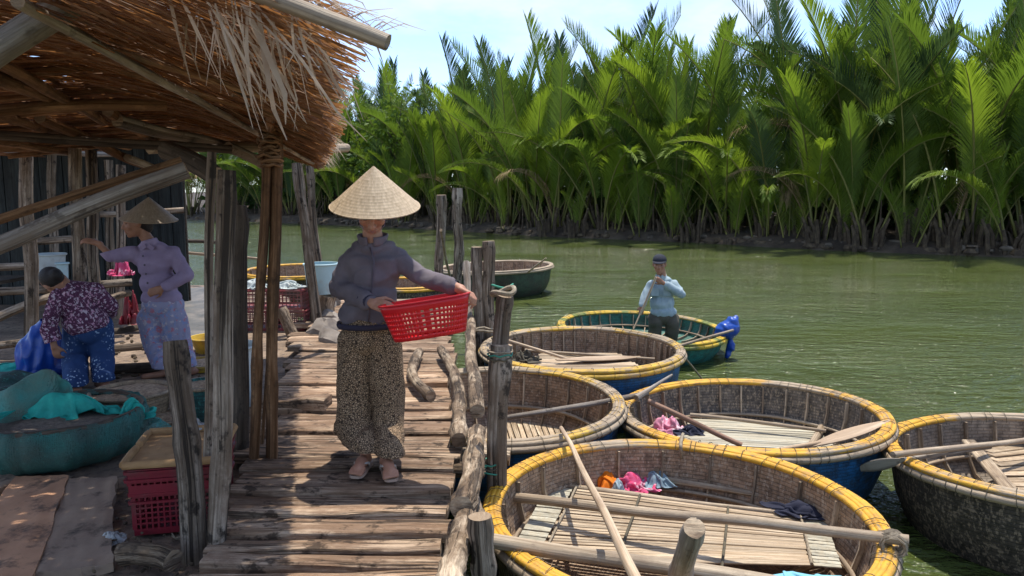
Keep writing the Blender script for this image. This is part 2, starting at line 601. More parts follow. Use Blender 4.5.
M['line_grey'] = hullmat('grey_lining', (0.36, 0.28, 0.20), (0.22, 0.165, 0.115), 0.5, (0.32, 0.27, 0.2), 0.64)
M['line_teal'] = hullmat('green_lining', (0.03, 0.17, 0.12), (0.07, 0.11, 0.06), 0.55)


def rimmat(name, cover, yellow=(0.62, 0.335, 0.02), bare=(0.42, 0.32, 0.21), green=0.0):
    """split bamboo with yellow paint that has chipped, greyed and taken up grime"""
    m, t, p, _ = new_mat(name)
    v = objvec(t)
    uv = uvvec(t, 2.2, 34)
    f = noi(t, v, 1.7, 2, 0.4)
    wear = noi(t, uv, 1.0, 6, 0.75)
    chip = noi(t, uvvec(t, 9, 22), 1.0, 5, 0.7)
    fac = mth(t, 'ADD', f, mth(t, 'ADD', mth(t, 'MULTIPLY', mth(t, 'SUBTRACT', wear, 0.5), 0.7), mth(t, 'MULTIPLY', mth(t, 'SUBTRACT', chip, 0.5), 0.5)))
    b = mixc(t, ramp(t, wear, [(0.36, 0.85), (0.58, 0.0)]), bare, tuple(x * 0.42 for x in bare))
    y = mixc(t, ramp(t, noi(t, v, 14, 4), [(0.4, 0.0), (0.7, 0.6)]), yellow, (yellow[0] * 0.7, yellow[1] * 0.55, yellow[2]))
    col = mixc(t, ramp(t, fac, [(1 - cover - 0.05, 0.0), (1 - cover + 0.05, 1.0)]), b, y)
    if green:
        col = mixc(t, ramp(t, noi(t, v, 3.1, 3), [(1 - green - 0.03, 0.0), (1 - green + 0.04, 0.8)]), col, (0.07, 0.16, 0.04))
    col = mixc(t, ramp(t, chip, [(0.33, 0.8), (0.43, 0.0)]), col, (0.10, 0.07, 0.04))
    col = mixc(t, ramp(t, noi(t, v, 7, 6, 0.75), [(0.52, 0.0), (0.7, 0.55)]), col, (0.20, 0.14, 0.08))
    t.links.new(col, p.inputs['Base Color'])
    p.inputs['Roughness'].default_value = 0.62
    bump(t, p, mth(t, 'ADD', wear, chip), 0.6, 0.008)
    return m


YEL = rimmat('rim_paint_vivid', 0.60)
YEL2 = rimmat('rim_paint_worn', 0.52)
YEL3 = rimmat('rim_paint_scraped', 0.44, yellow=(0.58, 0.36, 0.03))
YELG = rimmat('rim_paint_mossy', 0.55, yellow=(0.58, 0.38, 0.02), green=0.47)
BARE = rimmat('rim_bare', 0.2, yellow=(0.42, 0.36, 0.18))

M['skin'] = plain('skin', (0.46, 0.235, 0.145), 0.55, (0.38, 0.18, 0.11), 14, 0.1)
M['skin2'] = plain('skin_tanned', (0.34, 0.165, 0.095), 0.55, (0.27, 0.125, 0.07), 14, 0.1)
M['sandal'] = plain('pale_rubber', (0.50, 0.36, 0.27), 0.7)
M['strap'] = plain('white_rubber', (0.66, 0.60, 0.52), 0.6)
M['lip'] = plain('lips', (0.38, 0.155, 0.11), 0.5)
M['hair'] = plain('black_hair', (0.014, 0.011, 0.010), 0.62, (0.02, 0.016, 0.014), 60, 0.5)
M['eye'] = plain('dark_eye', (0.02, 0.015, 0.012), 0.25)
M['jacket'] = cloth('grey_mauve_fleece', (0.165, 0.14, 0.152), (0.12, 0.10, 0.11))
M['jacketdark'] = cloth('navy_trim', (0.045, 0.04, 0.06))
M['zip'] = plain('zipper', (0.10, 0.08, 0.10), 0.5)
M['leopard'] = cloth('leopard_cotton', (0.045, 0.03, 0.02), pattern='leopard', scale=92, pc=((0.44, 0.305, 0.185), (0.20, 0.13, 0.075)))
M['purple'] = cloth('lilac_shirt_cloth', (0.31, 0.24, 0.335), (0.24, 0.18, 0.265))
M['flor_pants'] = cloth('pale_floral_cotton', (0.30, 0.29, 0.40), pattern='floral', scale=22, pc=((0.42, 0.17, 0.22), (0.20, 0.25, 0.42), (0.42, 0.38, 0.42)), thr=0.57)
M['flor_blouse'] = cloth('plum_floral_cotton', (0.10, 0.035, 0.075), pattern='floral', scale=44, pc=((0.48, 0.26, 0.36), (0.50, 0.40, 0.46)), thr=0.56)
M['jeans'] = cloth('dotted_blue_cotton', (0.03, 0.065, 0.17), pattern='dots', scale=40, pc=((0.32, 0.42, 0.55),))
M['denim'] = cloth('pale_blue_shirt_cloth', (0.36, 0.43, 0.45), (0.26, 0.33, 0.36))
M['drab'] = cloth('drab_trouser_cloth', (0.10, 0.088, 0.065))
M['capcloth'] = cloth('dark_cap_cloth', (0.03, 0.032, 0.042))
M['pink'] = cloth('pink_cloth', (0.62, 0.09, 0.20), pattern='floral', scale=16, pc=((0.72, 0.42, 0.47), (0.55, 0.05, 0.12)), thr=0.56)
M['pinkpale'] = cloth('pale_pink_cloth', (0.66, 0.27, 0.36), pattern='floral', scale=14, pc=((0.74, 0.55, 0.58),), thr=0.54)
M['orange'] = cloth('orange_cloth', (0.80, 0.20, 0.015))
M['greyblue'] = cloth('grey_blue_cloth', (0.24, 0.33, 0.38))
M['navy'] = cloth('navy_cloth', (0.028, 0.03, 0.05))
M['skycloth'] = cloth('light_blue_cloth', (0.22, 0.50, 0.60), pattern='floral', scale=9, pc=((0.45, 0.62, 0.68),), thr=0.6)
M['redplastic'] = plain('red_plastic', (0.62, 0.012, 0.018), 0.35, (0.55, 0.01, 0.014), 3)
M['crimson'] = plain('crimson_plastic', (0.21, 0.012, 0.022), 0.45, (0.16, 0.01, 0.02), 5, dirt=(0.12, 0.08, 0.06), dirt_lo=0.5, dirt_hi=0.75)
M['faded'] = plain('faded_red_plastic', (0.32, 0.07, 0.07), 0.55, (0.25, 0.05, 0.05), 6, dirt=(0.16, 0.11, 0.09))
M['white'] = plain('grimy_white_plastic', (0.52, 0.56, 0.54), 0.5, (0.40, 0.46, 0.45), 4, dirt=(0.25, 0.21, 0.16), dirt_lo=0.5, dirt_hi=0.75)
M['paleblue'] = plain('pale_blue_bucket', (0.40, 0.55, 0.57), 0.5, (0.34, 0.48, 0.50), 3, dirt=(0.36, 0.33, 0.27), dirt_lo=0.52, dirt_hi=0.75)
M['yellowpl'] = plain('yellow_plastic', (0.55, 0.36, 0.03), 0.5, (0.42, 0.26, 0.03), 5, dirt=(0.2, 0.14, 0.07))
M['bluebag'] = plain('blue_plastic_bag', (0.012, 0.07, 0.36), 0.3, (0.01, 0.05, 0.28), 6, 0.3)
M['tray'] = plain('tan_tray_board', (0.42, 0.25, 0.11), 0.8, (0.32, 0.18, 0.075), 11, 0.4, dirt=(0.15, 0.1, 0.06), dirt_lo=0.56, dirt_hi=0.75)
M['shrimp'] = plain('dried_catch', (0.52, 0.38, 0.24), 0.8, (0.24, 0.16, 0.10), 45, 0.8)
M['sediment'] = plain('dark_catch', (0.10, 0.08, 0.065), 0.7, (0.22, 0.17, 0.13), 40, 0.8)
M['basket'] = hullmat('wicker', (0.46, 0.33, 0.20), (0.26, 0.185, 0.115), 0.5)
M['netbasket'] = hullmat('netted_basin', (0.022, 0.13, 0.115), (0.025, 0.07, 0.06), 0.5, (0.06, 0.30, 0.25), 0.58)
M['silver'] = plain('clear_plastic', (0.42, 0.42, 0.40), 0.2, (0.28, 0.27, 0.25), 20, 0.5)


def netmat(name, c, dens=0.55, c2=(0.2, 0.15, 0.1)):
    m, t, p, out = new_mat(name)
    v = objvec(t)
    col = ramp(t, noi(t, v, 5, 4), [(0.35, c), (0.7, c2)])
    t.links.new(col, p.inputs['Base Color'])
    p.inputs['Roughness'].default_value = 0.75
    w1 = nd(t, 'ShaderNodeTexWave', {'Vector': v, 'Scale': 42, 'Distortion': 5, 'Detail': 2, 'Detail Scale': 1.2}, bands_direction='X').outputs['Fac']
    w2 = nd(t, 'ShaderNodeTexWave', {'Vector': v, 'Scale': 42, 'Distortion': 5, 'Detail': 2, 'Detail Scale': 1.2}, bands_direction='Z').outputs['Fac']
    a = mth(t, 'GREATER_THAN', mth(t, 'MAXIMUM', w1, w2), 1 - dens)
    tr = t.nodes.new('ShaderNodeBsdfTransparent')
    mx = nd(t, 'ShaderNodeMixShader', {0: a, 1: tr.outputs[0], 2: p.outputs[0]})
    t.links.new(mx.outputs[0], out.inputs['Surface'])
    bump(t, p, noi(t, v, 60, 3), 0.6, 0.01)
    return m


M['net'] = netmat('teal_net', (0.05, 0.27, 0.23), 0.5, (0.16, 0.17, 0.12))
M['netdark'] = netmat('dark_teal_net', (0.03, 0.165, 0.135), 0.55, (0.07, 0.10, 0.08))
M['netbright'] = plain('bright_teal_net', (0.03, 0.50, 0.40), 0.7, (0.02, 0.34, 0.28), 14, 0.6, trans=0.2)
M['frond'] = leafmat('nipa_leaf', (0.13, 0.19, 0.028), (0.045, 0.085, 0.02), 0.42, (0.19, 0.31, 0.02))
M['frondbright'] = leafmat('young_nipa_leaf', (0.19, 0.26, 0.03), (0.11, 0.175, 0.025), 0.44, (0.29, 0.42, 0.02))
M['frondblue'] = leafmat('old_nipa_leaf', (0.072, 0.112, 0.042), (0.03, 0.058, 0.026), 0.3, (0.10, 0.17, 0.04))
M['frondstalk'] = leafmat('nipa_stalk', (0.24, 0.22, 0.06), (0.12, 0.12, 0.035), 0.1, (0.2, 0.2, 0.05), rough=0.6)
M['dryfrond'] = plain('dry_frond', (0.34, 0.24, 0.12), 0.8, (0.2, 0.13, 0.06), 3, trans=0.25)
M['stub'] = plain('nipa_stub', (0.075, 0.05, 0.03), 0.9, (0.04, 0.027, 0.017), 6, 0.4, dirt=(0.13, 0.095, 0.055))
M['shrubleaf'] = leafmat('shrub_leaf', (0.12, 0.19, 0.03), (0.05, 0.10, 0.02), 0.35, (0.18, 0.28, 0.02))
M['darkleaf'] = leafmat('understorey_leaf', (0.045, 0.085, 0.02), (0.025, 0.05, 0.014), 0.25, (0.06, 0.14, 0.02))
M['bark'] = plain('bark', (0.12, 0.095, 0.07), 0.9, (0.07, 0.055, 0.04), 8, 0.5)
M['mud'] = plain('bank_mud', (0.055, 0.038, 0.024), 0.85, (0.03, 0.021, 0.014), 2.5, 0.6, dirt=(0.09, 0.068, 0.045), dirt_scale=1.3)
M['stone'] = plain('grey_lump', (0.27, 0.23, 0.19), 0.9, (0.16, 0.13, 0.105), 9, 0.6)
M['bankstone'] = plain('bank_stone', (0.16, 0.125, 0.09), 0.9, (0.07, 0.055, 0.04), 3, 0.5)
M['ply'] = plain('brown_sheet', (0.55, 0.30, 0.165), 0.85, (0.40, 0.21, 0.115), 4, 0.4, dirt=(0.06, 0.045, 0.035), dirt_scale=6, dirt_lo=0.53, dirt_hi=0.66)
M['cement'] = plain('grey_board', (0.36, 0.26, 0.18), 0.9, (0.26, 0.185, 0.13), 5, 0.4, dirt=(0.03, 0.025, 0.02), dirt_scale=4.5, dirt_lo=0.56, dirt_hi=0.68)
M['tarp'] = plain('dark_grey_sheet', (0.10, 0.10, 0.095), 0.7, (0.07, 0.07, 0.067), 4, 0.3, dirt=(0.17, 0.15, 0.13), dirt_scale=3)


def dirtmat():
    m, t, p, _ = new_mat('shore_dirt')
    v = objvec(t)
    col = ramp(t, noi(t, v, 2.2, 7, 0.65), [(0.3, (0.09, 0.061, 0.041)), (0.52, (0.23, 0.16, 0.106)), (0.72, (0.37, 0.27, 0.185))])
    col = mixc(t, ramp(t, noi(t, v, 17, 4), [(0.5, 0.0), (0.62, 0.6)]), col, (0.05, 0.038, 0.03))
    t.links.new(col, p.inputs['Base Color'])
    p.inputs['Roughness'].default_value = 0.85
    bump(t, p, noi(t, v, 20, 7, 0.7), 0.8, 0.03)
    return m


M['dirt'] = dirtmat()


def watermat():
    m, t, p, _ = new_mat('river_water')
    v = objvec(t)
    col = ramp(t, noi(t, objvec(t, (0.05, 0.16, 1)), 3, 4), [(0.3, (0.053, 0.071, 0.017)), (0.7, (0.076, 0.092, 0.026))])
    t.links.new(col, p.inputs['Base Color'])
    p.inputs['Roughness'].default_value = 0.07
    p.inputs['IOR'].default_value = 1.33
    p.inputs['Specular IOR Level'].default_value = 0.5
    r1 = noi(t, objvec(t, (1.0, 2.1, 1)), 2.6, 4, 0.55)
    r2 = noi(t, objvec(t, (1.0, 1.5, 1)), 9.0, 3, 0.5)
    patch = ramp(t, noi(t, objvec(t, (0.10, 0.22, 1)), 1.6, 3), [(0.36, 0.22), (0.66, 1.0)])
    h = mth(t, 'MULTIPLY', mth(t, 'ADD', r1, mth(t, 'MULTIPLY', r2, 0.30)), patch)
    bump(t, p, h, 0.95, 0.24)
    return m


M['water'] = watermat()

# ------------------------------------------------------------------ setting: water, banks, shore
b = MB()
for (x, y) in ((-400, -60), (400, -60), (400, 500), (-400, 500)):
    b.v.append(V((x, y, 0)))
b.face([0, 1, 2, 3], [(0, 0), (1, 0), (1, 1), (0, 1)])
tag(b.build('river_water', M['water'], smooth=False), kind='structure')

b = MB()                                   # river bed under it
for (x, y) in ((-420, -80), (420, -80), (420, 520), (-420, 520)):
    b.v.append(V((x, y, -1.6)))
b.face([0, 1, 2, 3], [(0, 0), (1, 0), (1, 1), (0, 1)])
tag(b.build('ground', M['mud'], smooth=False), kind='structure')

BANK = [V((-75, 88, 0)), V((-40, 66, 0)), V((-23, 55.5, 0)), V((-10, 46.5, 0)), V((-3.4, 41.3, 0)), V((1.3, 35.6, 0)), V((4.7, 33.4, 0)), V((7.8, 31.2, 0)),
        V((11.4, 27.3, 0)), V((14.4, 25.5, 0)), V((16.5, 24.2, 0)), V((24, 20.5, 0)), V((40, 14, 0)), V((80, 4, 0))]


def bank_at(s):
    """point and inland normal at arc length s"""
    for i in range(len(BANK) - 1):
        l = (BANK[i + 1] - BANK[i]).length
        if s <= l or i == len(BANK) - 2:
            d = (BANK[i + 1] - BANK[i]).normalized()
            return BANK[i] + d * s, V((-d.y, d.x, 0))
        s -= l


BL = sum((BANK[i + 1] - BANK[i]).length for i in range(len(BANK) - 1))


def s_of_px(px):
    """arc length where the bank shows at that picture column"""
    best = None
    for k in range(int(BL * 4)):
        p, _ = bank_at(k / 4)
        if p.y < 3:
            continue
        x = 512 + F * p.x / (p.y * cos(PITCH) + CH * sin(PITCH))
        if best is None or abs(x - px) < best[0]:
            best = (abs(x - px), k / 4)
    return best[1]


b = MB()
prof = [(-1.6, -1.2), (-0.4, -0.12), (0.0, 0.10), (0.35, 0.34), (1.2, 0.46), (4, 0.75), (12, 1.3), (60, 2.2), (260, 4)]
NS = 260
for i in range(NS + 1):
    p, n = bank_at(BL * i / NS)
    for k, (d, z) in enumerate(prof):
        jit = noise.noise(V((i * 0.35, k * 2.1, 3))) * (0.35 if k < 5 else 0.8)
        zz = z + (noise.noise(V((i * 0.9, k * 3.3, 8))) * 0.16 if 1 <= k <= 5 else 0)
        b.v.append(p + n * (d + jit) + V((0, 0, zz)))
K = len(prof)
for i in range(NS):
    for k in range(K - 1):
        b.face([i * K + k, (i + 1) * K + k, (i + 1) * K + k + 1, i * K + k + 1], [(0, 0)] * 4)
tag(b.build('far_bank', M['mud'], ang=180), kind='structure')

# near shore (left of the boardwalk)
SH = 0.55
edge = [V((1.0, -4, 0)), V((-0.55, 1.0, 0)), V((-0.95, 2.8, 0)), V((-1.35, 5.2, 0)), V((-1.75, 7.0, 0)), V((-2.05, 8.6, 0)), V((-2.6, 9.3, 0)), V((-3.4, 11.6, 0)), V((-4.2, 12.7, 0)), V((-7, 13.2, 0)), V((-12, 15, 0)), V((-40, 30, 0))]
b = MB()
ctr = V((-22, 2, 0))
rings = []
for (f, z) in ((1.0, -1.2), (0.985, 0.28), (0.97, SH - 0.05), (0.94, SH), (0.88, SH), (0.80, SH), (0.7, SH), (0.55, SH + 0.05), (0.3, SH + 0.2), (0.02, SH + 0.3)):
    row = []
    for i in range(len(edge) - 1):
        for q in range(8):
            e = edge[i].lerp(edge[i + 1], q / 8)
            if f > 0.9:
                dirn = (ctr - e).normalized()
                d = {1.0: -0.25, 0.985: 0.0, 0.97: 0.08, 0.94: 0.3}[f]
                p = e + dirn * d
            else:
                p = ctr.lerp(e, f)
            p = V((p.x, p.y, z + noise.noise(p * 1.7) * 0.022 + noise.noise(p * 0.6) * 0.02))
            row.append(len(b.v))
            b.v.append(p)
    rings.append(row)
for r0, r1 in zip(rings, rings[1:]):
    for i in range(len(r0) - 1):
        b.face([r0[i], r0[i + 1], r1[i + 1], r1[i]], [(0, 0)] * 4)
tag(b.build('shore_ground', M['dirt'], ang=180), kind='structure')

# ------------------------------------------------------------------ nipa palms of the far bank
def frond_mesh(name, L, a0, bend, dens=112, stalk=0.2, seed=0, mats=None, leaf=0.15, droop=0.12, vee=0.5):
    rg = random.Random(seed)
    b = MB()
    pts, tans = [], []
    p = V((0, 0, 0))
    N = 16
    for i in range(N + 1):
        s = i / N
        a = a0 + bend * s ** 1.7
        d = V((sin(a), 0, cos(a)))
        tans.append(d)
        pts.append(p.copy())
        p = p + d * (L / N)
    b.tube(pts, [0.05 * L / 7 * (1 - 0.85 * i / N) + 0.006 for i in range(N + 1)], 4, mi=1)

    def cp(s):
        x = s * N
        i = min(int(x), N - 1)
        return pts[i].lerp(pts[i + 1], x - i), tans[i].lerp(tans[i + 1], x - i).normalized()
    for k in range(dens):
        s = stalk + (1 - stalk) * (k + 0.5) / dens
        c, tg = cp(s)
        q = (s - stalk) / (1 - stalk)
        ll = L * leaf * (0.35 + 1.0 * min(1, q * 4)) * (1 - 0.55 * max(0, q - 0.45) / 0.55) * rg.uniform(0.88, 1.08) * 0.9
        phi = radians(48 - 24 * q) + rg.uniform(-0.05, 0.05)
        nrm = V((tg.z, 0, -tg.x))          # out of the blade (outer side)
        for sg in (-1, 1):
            side = V((0, sg, 0))
            d = (tg * cos(phi) + side * sin(phi) - nrm * vee * rg.uniform(0.85, 1.15)).normalized()
            p1 = c + d * ll * 0.5
            p2 = c + d * ll + V((0, 0, -1)) * ll * droop * rg.uniform(0.6, 1.3)
            wv = (tg * sin(phi) - side * cos(phi)).normalized()
            wv = (wv + nrm * rg.uniform(-0.2, 0.2)).normalized()
            w = 0.0027 * L
            b.ribbon([c, p1, p2], [w * 0.45, w, w * 0.12], wv, 0)
    return b.mesh(name, mats, ang=180)


FM = {}
for kind, mats in (('mid', [M['frond'], M['frondstalk']]), ('young', [M['frondbright'], M['frondstalk']]), ('old', [M['frondblue'], M['frondstalk']])):
    FM[kind] = [frond_mesh('frond', 1.0 * L, a0, bd, seed=i, mats=mats, droop=dr, stalk=.24) for i, (L, a0, bd, dr) in enumerate(
        [(8.2, 0.10, 0.7, 0.1), (8.2, 0.16, 1.1, 0.15), (7.4, 0.22, 1.4, 0.2), (8.6, 0.06, 0.4, 0.08), (6.6, 0.32, 1.7, 0.25), (7.9, 0.2, 0.95, 0.12)])]
FM['dry'] = [frond_mesh('frond', 6.5, 0.2, 2.0, seed=20, mats=[M['dryfrond'], M['dryfrond']], droop=0.7, dens=60), frond_mesh('frond', 5.5, 0.3, 2.4, seed=21, mats=[M['dryfrond'], M['dryfrond']], droop=0.8, dens=60)]
FM['small'] = [frond_mesh('frond', 3.6, 0.08, 0.5, seed=31, mats=[M['frondbright'], M['frondstalk']], dens=70, leaf=0.2, stalk=0.12), frond_mesh('frond', 3.2, 0.2, 0.9, seed=32, mats=[M['frondbright'], M['frondstalk']], dens=70, leaf=0.2, stalk=0.12)]
FM['arch'] = [frond_mesh('frond', 6.2, 0.45, 1.75, seed=33, mats=[M['frondbright'], M['frondstalk']], dens=90, droop=0.5), frond_mesh('frond', 6.6, 0.3, 1.6, seed=34, mats=[M['frond'], M['frondstalk']], dens=90, droop=0.45)]

stub_meshes = []
for k in range(4):
    b = MB()
    for i in range(15):
        a, r = rnd(0, 2 * pi), rnd(0.1, 0.75)
        h = rnd(0.35, 1.25)
        x, y = cos(a) * r, sin(a) * r
        b.tube([(x, y, -0.4), (x + cos(a) * .12 * h, y + sin(a) * .12 * h, h * .6), (x + cos(a) * .3 * h, y + sin(a) * .3 * h, h)], [0.09, 0.075, 0.045], 5, seed=i)
    stub_meshes.append(b.mesh('stub_cluster', M['stub'], ang=60))


def palm(loc, fronds, label, group, stubs=True, name='nipa_palm'):
    o = empty(name, loc, label, 'palm', group)
    for (kind, idx, az, sc, tilt) in fronds:
        f = inst('frond', FM[kind][idx % len(FM[kind])], o)
        f.location = (cos(az) * 0.22 * sc, sin(az) * 0.22 * sc, 0)
        f.rotation_euler = (0, tilt, az)
        f.scale = (sc, sc, sc)
    if stubs:
        s = inst('stub_cluster', random.choice(stub_meshes), o)
        s.rotation_euler = (0, 0, rnd(0, 6))
        s['kind'] = 'stuff'
    return o


def rand_fronds(n, sc, kinds, spread=1.0):
    out = []
    a0 = rnd(0, 2 * pi)
    for i in range(n):
        k = random.choices(list(kinds), list(kinds.values()))[0]
        out.append((k, random.randrange(6), a0 + 2.4 * i + rnd(-.3, .3), sc * rnd(0.8, 1.14), rnd(-0.05, 0.17) * spread))
    return out


ORD = ['first', 'second', 'third', 'fourth', 'fifth', 'sixth', 'seventh', 'eighth', 'ninth', 'tenth', 'eleventh', 'twelfth', 'thirteenth', 'fourteenth', 'fifteenth', 'sixteenth', 'seventeenth', 'eighteenth', 'nineteenth', 'twentieth']


def px_of(p):
    return 512 + F * p.x / (p.y * cos(PITCH) + CH * sin(PITCH))


def above(px):
    """what stands below that column of the bank in the picture"""
    for lim, w in ((345, 'behind the shelter posts'), (420, 'behind the straw hat'), (475, 'above the thin far posts'), (555, 'above the dark green boat'), (620, 'left of the man'),
                   (700, 'behind the man'), (740, 'above the blue bag'), (870, 'above the deep blue boat'), (960, 'right of the deep blue boat'), (1200, 'above the dark tarred boat')):
        if px < lim:
            return w


s0, s1 = s_of_px(330), s_of_px(1024) + 5.5
s = s0 - 16
spots = []
while s < s1:
    p, n = bank_at(s)
    spots.append((0, p + n * rnd(0.7, 1.5) + V((0, 0, 0.3)), rand_fronds(random.choice((7, 8, 9)), rnd(0.72, 0.98), {'mid': 4, 'young': 6, 'old': 1, 'arch': 1.3, 'dry': 0.35})))
    spots.append((1, p + n * rnd(2.6, 4.0) + V((rnd(-.5, .5), 0, 0.6)), rand_fronds(random.choice((8, 9, 10)), rnd(0.92, 1.1), {'mid': 6, 'young': 3, 'old': 2.5, 'dry': 0.4})))
    spots.append((2, p + n * rnd(5.0, 7.5) + V((rnd(-.8, .8), 0, 0.9)), rand_fronds(random.choice((8, 9)), rnd(1.0, 1.2), {'mid': 4, 'old': 5})))
    s += rnd(1.6, 2.3) if p.x > -6 else rnd(2.4, 3.2)
for row, (desc, grp) in enumerate((('waterline palm', 'nipa palms along the waterline'), ('middle row palm', 'nipa palms of the middle row'), ('rearmost tall palm', 'nipa palms of the back row'))):
    seen = {}
    for (rw, p, fr) in sorted((q for q in spots if q[0] == row), key=lambda q: px_of(q[1])):
        px = px_of(p)
        if px > 1075:
            continue
        w = above(px)
        seen[w] = seen.get(w, 0) + 1
        lab = '%s %s, %s from the left' % (desc, w, ORD[seen[w] - 1])
        if 470 < px < 740:
            fr = [(k_, i_, a_, sc_ * 1.02, t_) for k_, i_, a_, sc_, t_ in fr]
        palm(p, fr, lab, grp, stubs=row < 2)


for k, px in enumerate((400, 470, 505, 610, 640, 668, 725, 752, 785, 842, 905, 985)):
    p, n = bank_at(s_of_px(px))
    w = above(px)
    palm(p + n * rnd(.1, .7) + V((0, 0, .15)), rand_fronds(random.choice((3, 4, 5)), rnd(.9, 1.35), {'small': 1}, 2.0), 'low young palm at the waterline, %s, %s from the left' % (w, ORD[k]), 'low young palms at the waterline', stubs=False)


def special(px, fr, label, inland=0.3, z=0.15):
    p, n = bank_at(s_of_px(px))
    return palm(p + n * inland + V((0, 0, z)), fr, label, None)


special(442, [('small', 0, 2.8, 1.75, 0.06), ('small', 0, 0.3, 1.75, 0.06), ('small', 1, 3.6, 1.3, 0.2), ('arch', 0, -0.2, 0.75, 0.1)], 'bright green low nipa palm with two broad upright fronds, right of the straw hat')
special(545, [('arch', 0, 3.25, 1.0, -0.05), ('young', 0, 2.5, 0.72, 0.12), ('arch', 1, 0.25, 0.6, 0.0), ('young', 3, -0.5, 0.65, 0.05)], 'nipa palm with one long frond arching left low over the water')
special(572, [('small', 0, 1.0, 0.72, 0.05), ('small', 1, 4.0, 0.7, 0.0), ('small', 0, 5.4, 0.6, 0.05)], 'small tuft of a young nipa palm at the foot of the far bank')
special(694, [('arch', 0, 3.2, 0.75, -0.15), ('young', 0, -0.3, 0.7, 0.0)], 'young nipa palm whose frond droops left to the mud behind the blue bag')
special(868, [('arch', 0, 0.05, 1.05, -0.12), ('young', 2, 0.6, 0.9, -0.05), ('mid', 1, 3.0, 0.8, 0.1)], 'nipa palm with a long frond arching right over bare stems')
special(948, [('arch', 1, 0.2, 0.95, -0.1), ('dry', 0, 0.35, 0.9, -0.1), ('mid', 0, 2.4, 0.9, 0.05)], 'nipa palm with a sunlit half dry frond bending right')
special(815, [('young', 3, 2.6, 0.8, 0.1), ('young', 0, 0.1, 0.85, 0.08)], 'nipa palm with two clear green upright fronds at the waterline')
special(1015, [('young', 1, 2.9, 0.7, 0.0), ('arch', 0, 3.4, 0.8, 0.0)], 'nipa palm at the right end of the visible bank, frond bending left')


# leafy mass behind the palms, and broadleaf shrubs at the left
def leaf_cloud(b, c, R, n, size, mi=0, rg=random):
    for _ in range(n):
        d = V((rg.gauss(0, 1), rg.gauss(0, 1), rg.gauss(0, 1))).normalized() * rg.random() ** 0.4
        p = V(c) + V((d.x * R[0], d.y * R[1], d.z * R[2]))
        ax = V((rg.gauss(0, 1), rg.gauss(0, 1), rg.gauss(0, 0.6))).normalized()
        sd_ = ax.cross(V((rg.gauss(0, 1), rg.gauss(0, 1), rg.gauss(0, 1)))).normalized()
        l = size * rg.uniform(0.6, 1.3)
        b.ribbon([p, p + ax * l * 0.5, p + ax * l + V((0, 0, -l * .2))], [l * 0.05, l * 0.24, l * 0.02], sd_, mi)


b = MB()
k = 0
s = s_of_px(215) - 6
while s < s1 + 4:
    p, n = bank_at(s)
    for dd, hh, cnt in ((4.5, 1.3, 60), (8.5, 2.4, 90), (11.5, 4.2, 90)):
        leaf_cloud(b, p + n * (dd + rnd(-1, 1)) + V((0, 0, 0.6 + hh * 0.75)), (1.4, 1.4, hh), cnt, 0.85)
    s += 1.5
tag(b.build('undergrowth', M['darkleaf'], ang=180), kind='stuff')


def broad_tree(px, inland, h, cr, label, name='bank_tree', leafm='shrubleaf', n=6, size=0.34, cnt=150):
    p, nn = bank_at(s_of_px(px))
    base = p + nn * inland + V((0, 0, 0.5))
    o = empty(name, base, label, 'tree')
    b = MB()
    top = base + V((rnd(-.4, .4), 0, h * 0.7))
    b.pole(base - V((0, 0, .4)), top, 0.16, 0.07, seg=8, bend=0.03, seed=px)
    cl = []
    for i in range(n):
        a = i * 2.4 + px
        q = i / n
        c = base + V((cos(a) * cr * rnd(.3, .8), sin(a) * cr * rnd(.3, .8), h * (0.35 + 0.6 * q)))
        cl.append(c)
        b.pole(base.lerp(top, 0.35 + 0.5 * q), c, 0.06, 0.02, n=5, seg=4, seed=i)
    b.build('trunk', M['bark'], o)
    b = MB()
    for c in cl:
        leaf_cloud(b, c, (cr * .55, cr * .55, cr * .45), cnt, size)
    w = b.build('crown', M[leafm], o, ang=180)
    w['kind'] = 'stuff'


broad_tree(372, 1.8, 8.0, 2.6, 'yellow green broadleaf tree on the far bank beside the thatch edge', n=8)
broad_tree(352, 3.0, 6.0, 2.6, 'dense low broadleaf tree on the far bank below the thatch corner', n=8)
broad_tree(418, 7.5, 8.6, 2.4, 'rounded tree behind the low bright palm on the far bank', n=7)
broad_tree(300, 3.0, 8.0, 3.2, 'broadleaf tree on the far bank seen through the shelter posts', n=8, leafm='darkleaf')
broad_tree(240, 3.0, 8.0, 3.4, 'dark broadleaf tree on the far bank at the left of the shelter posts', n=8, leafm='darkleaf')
broad_tree(196, 3.0, 8.0, 3.4, 'dark broadleaf tree on the far bank just right of the shack', n=8, leafm='darkleaf')

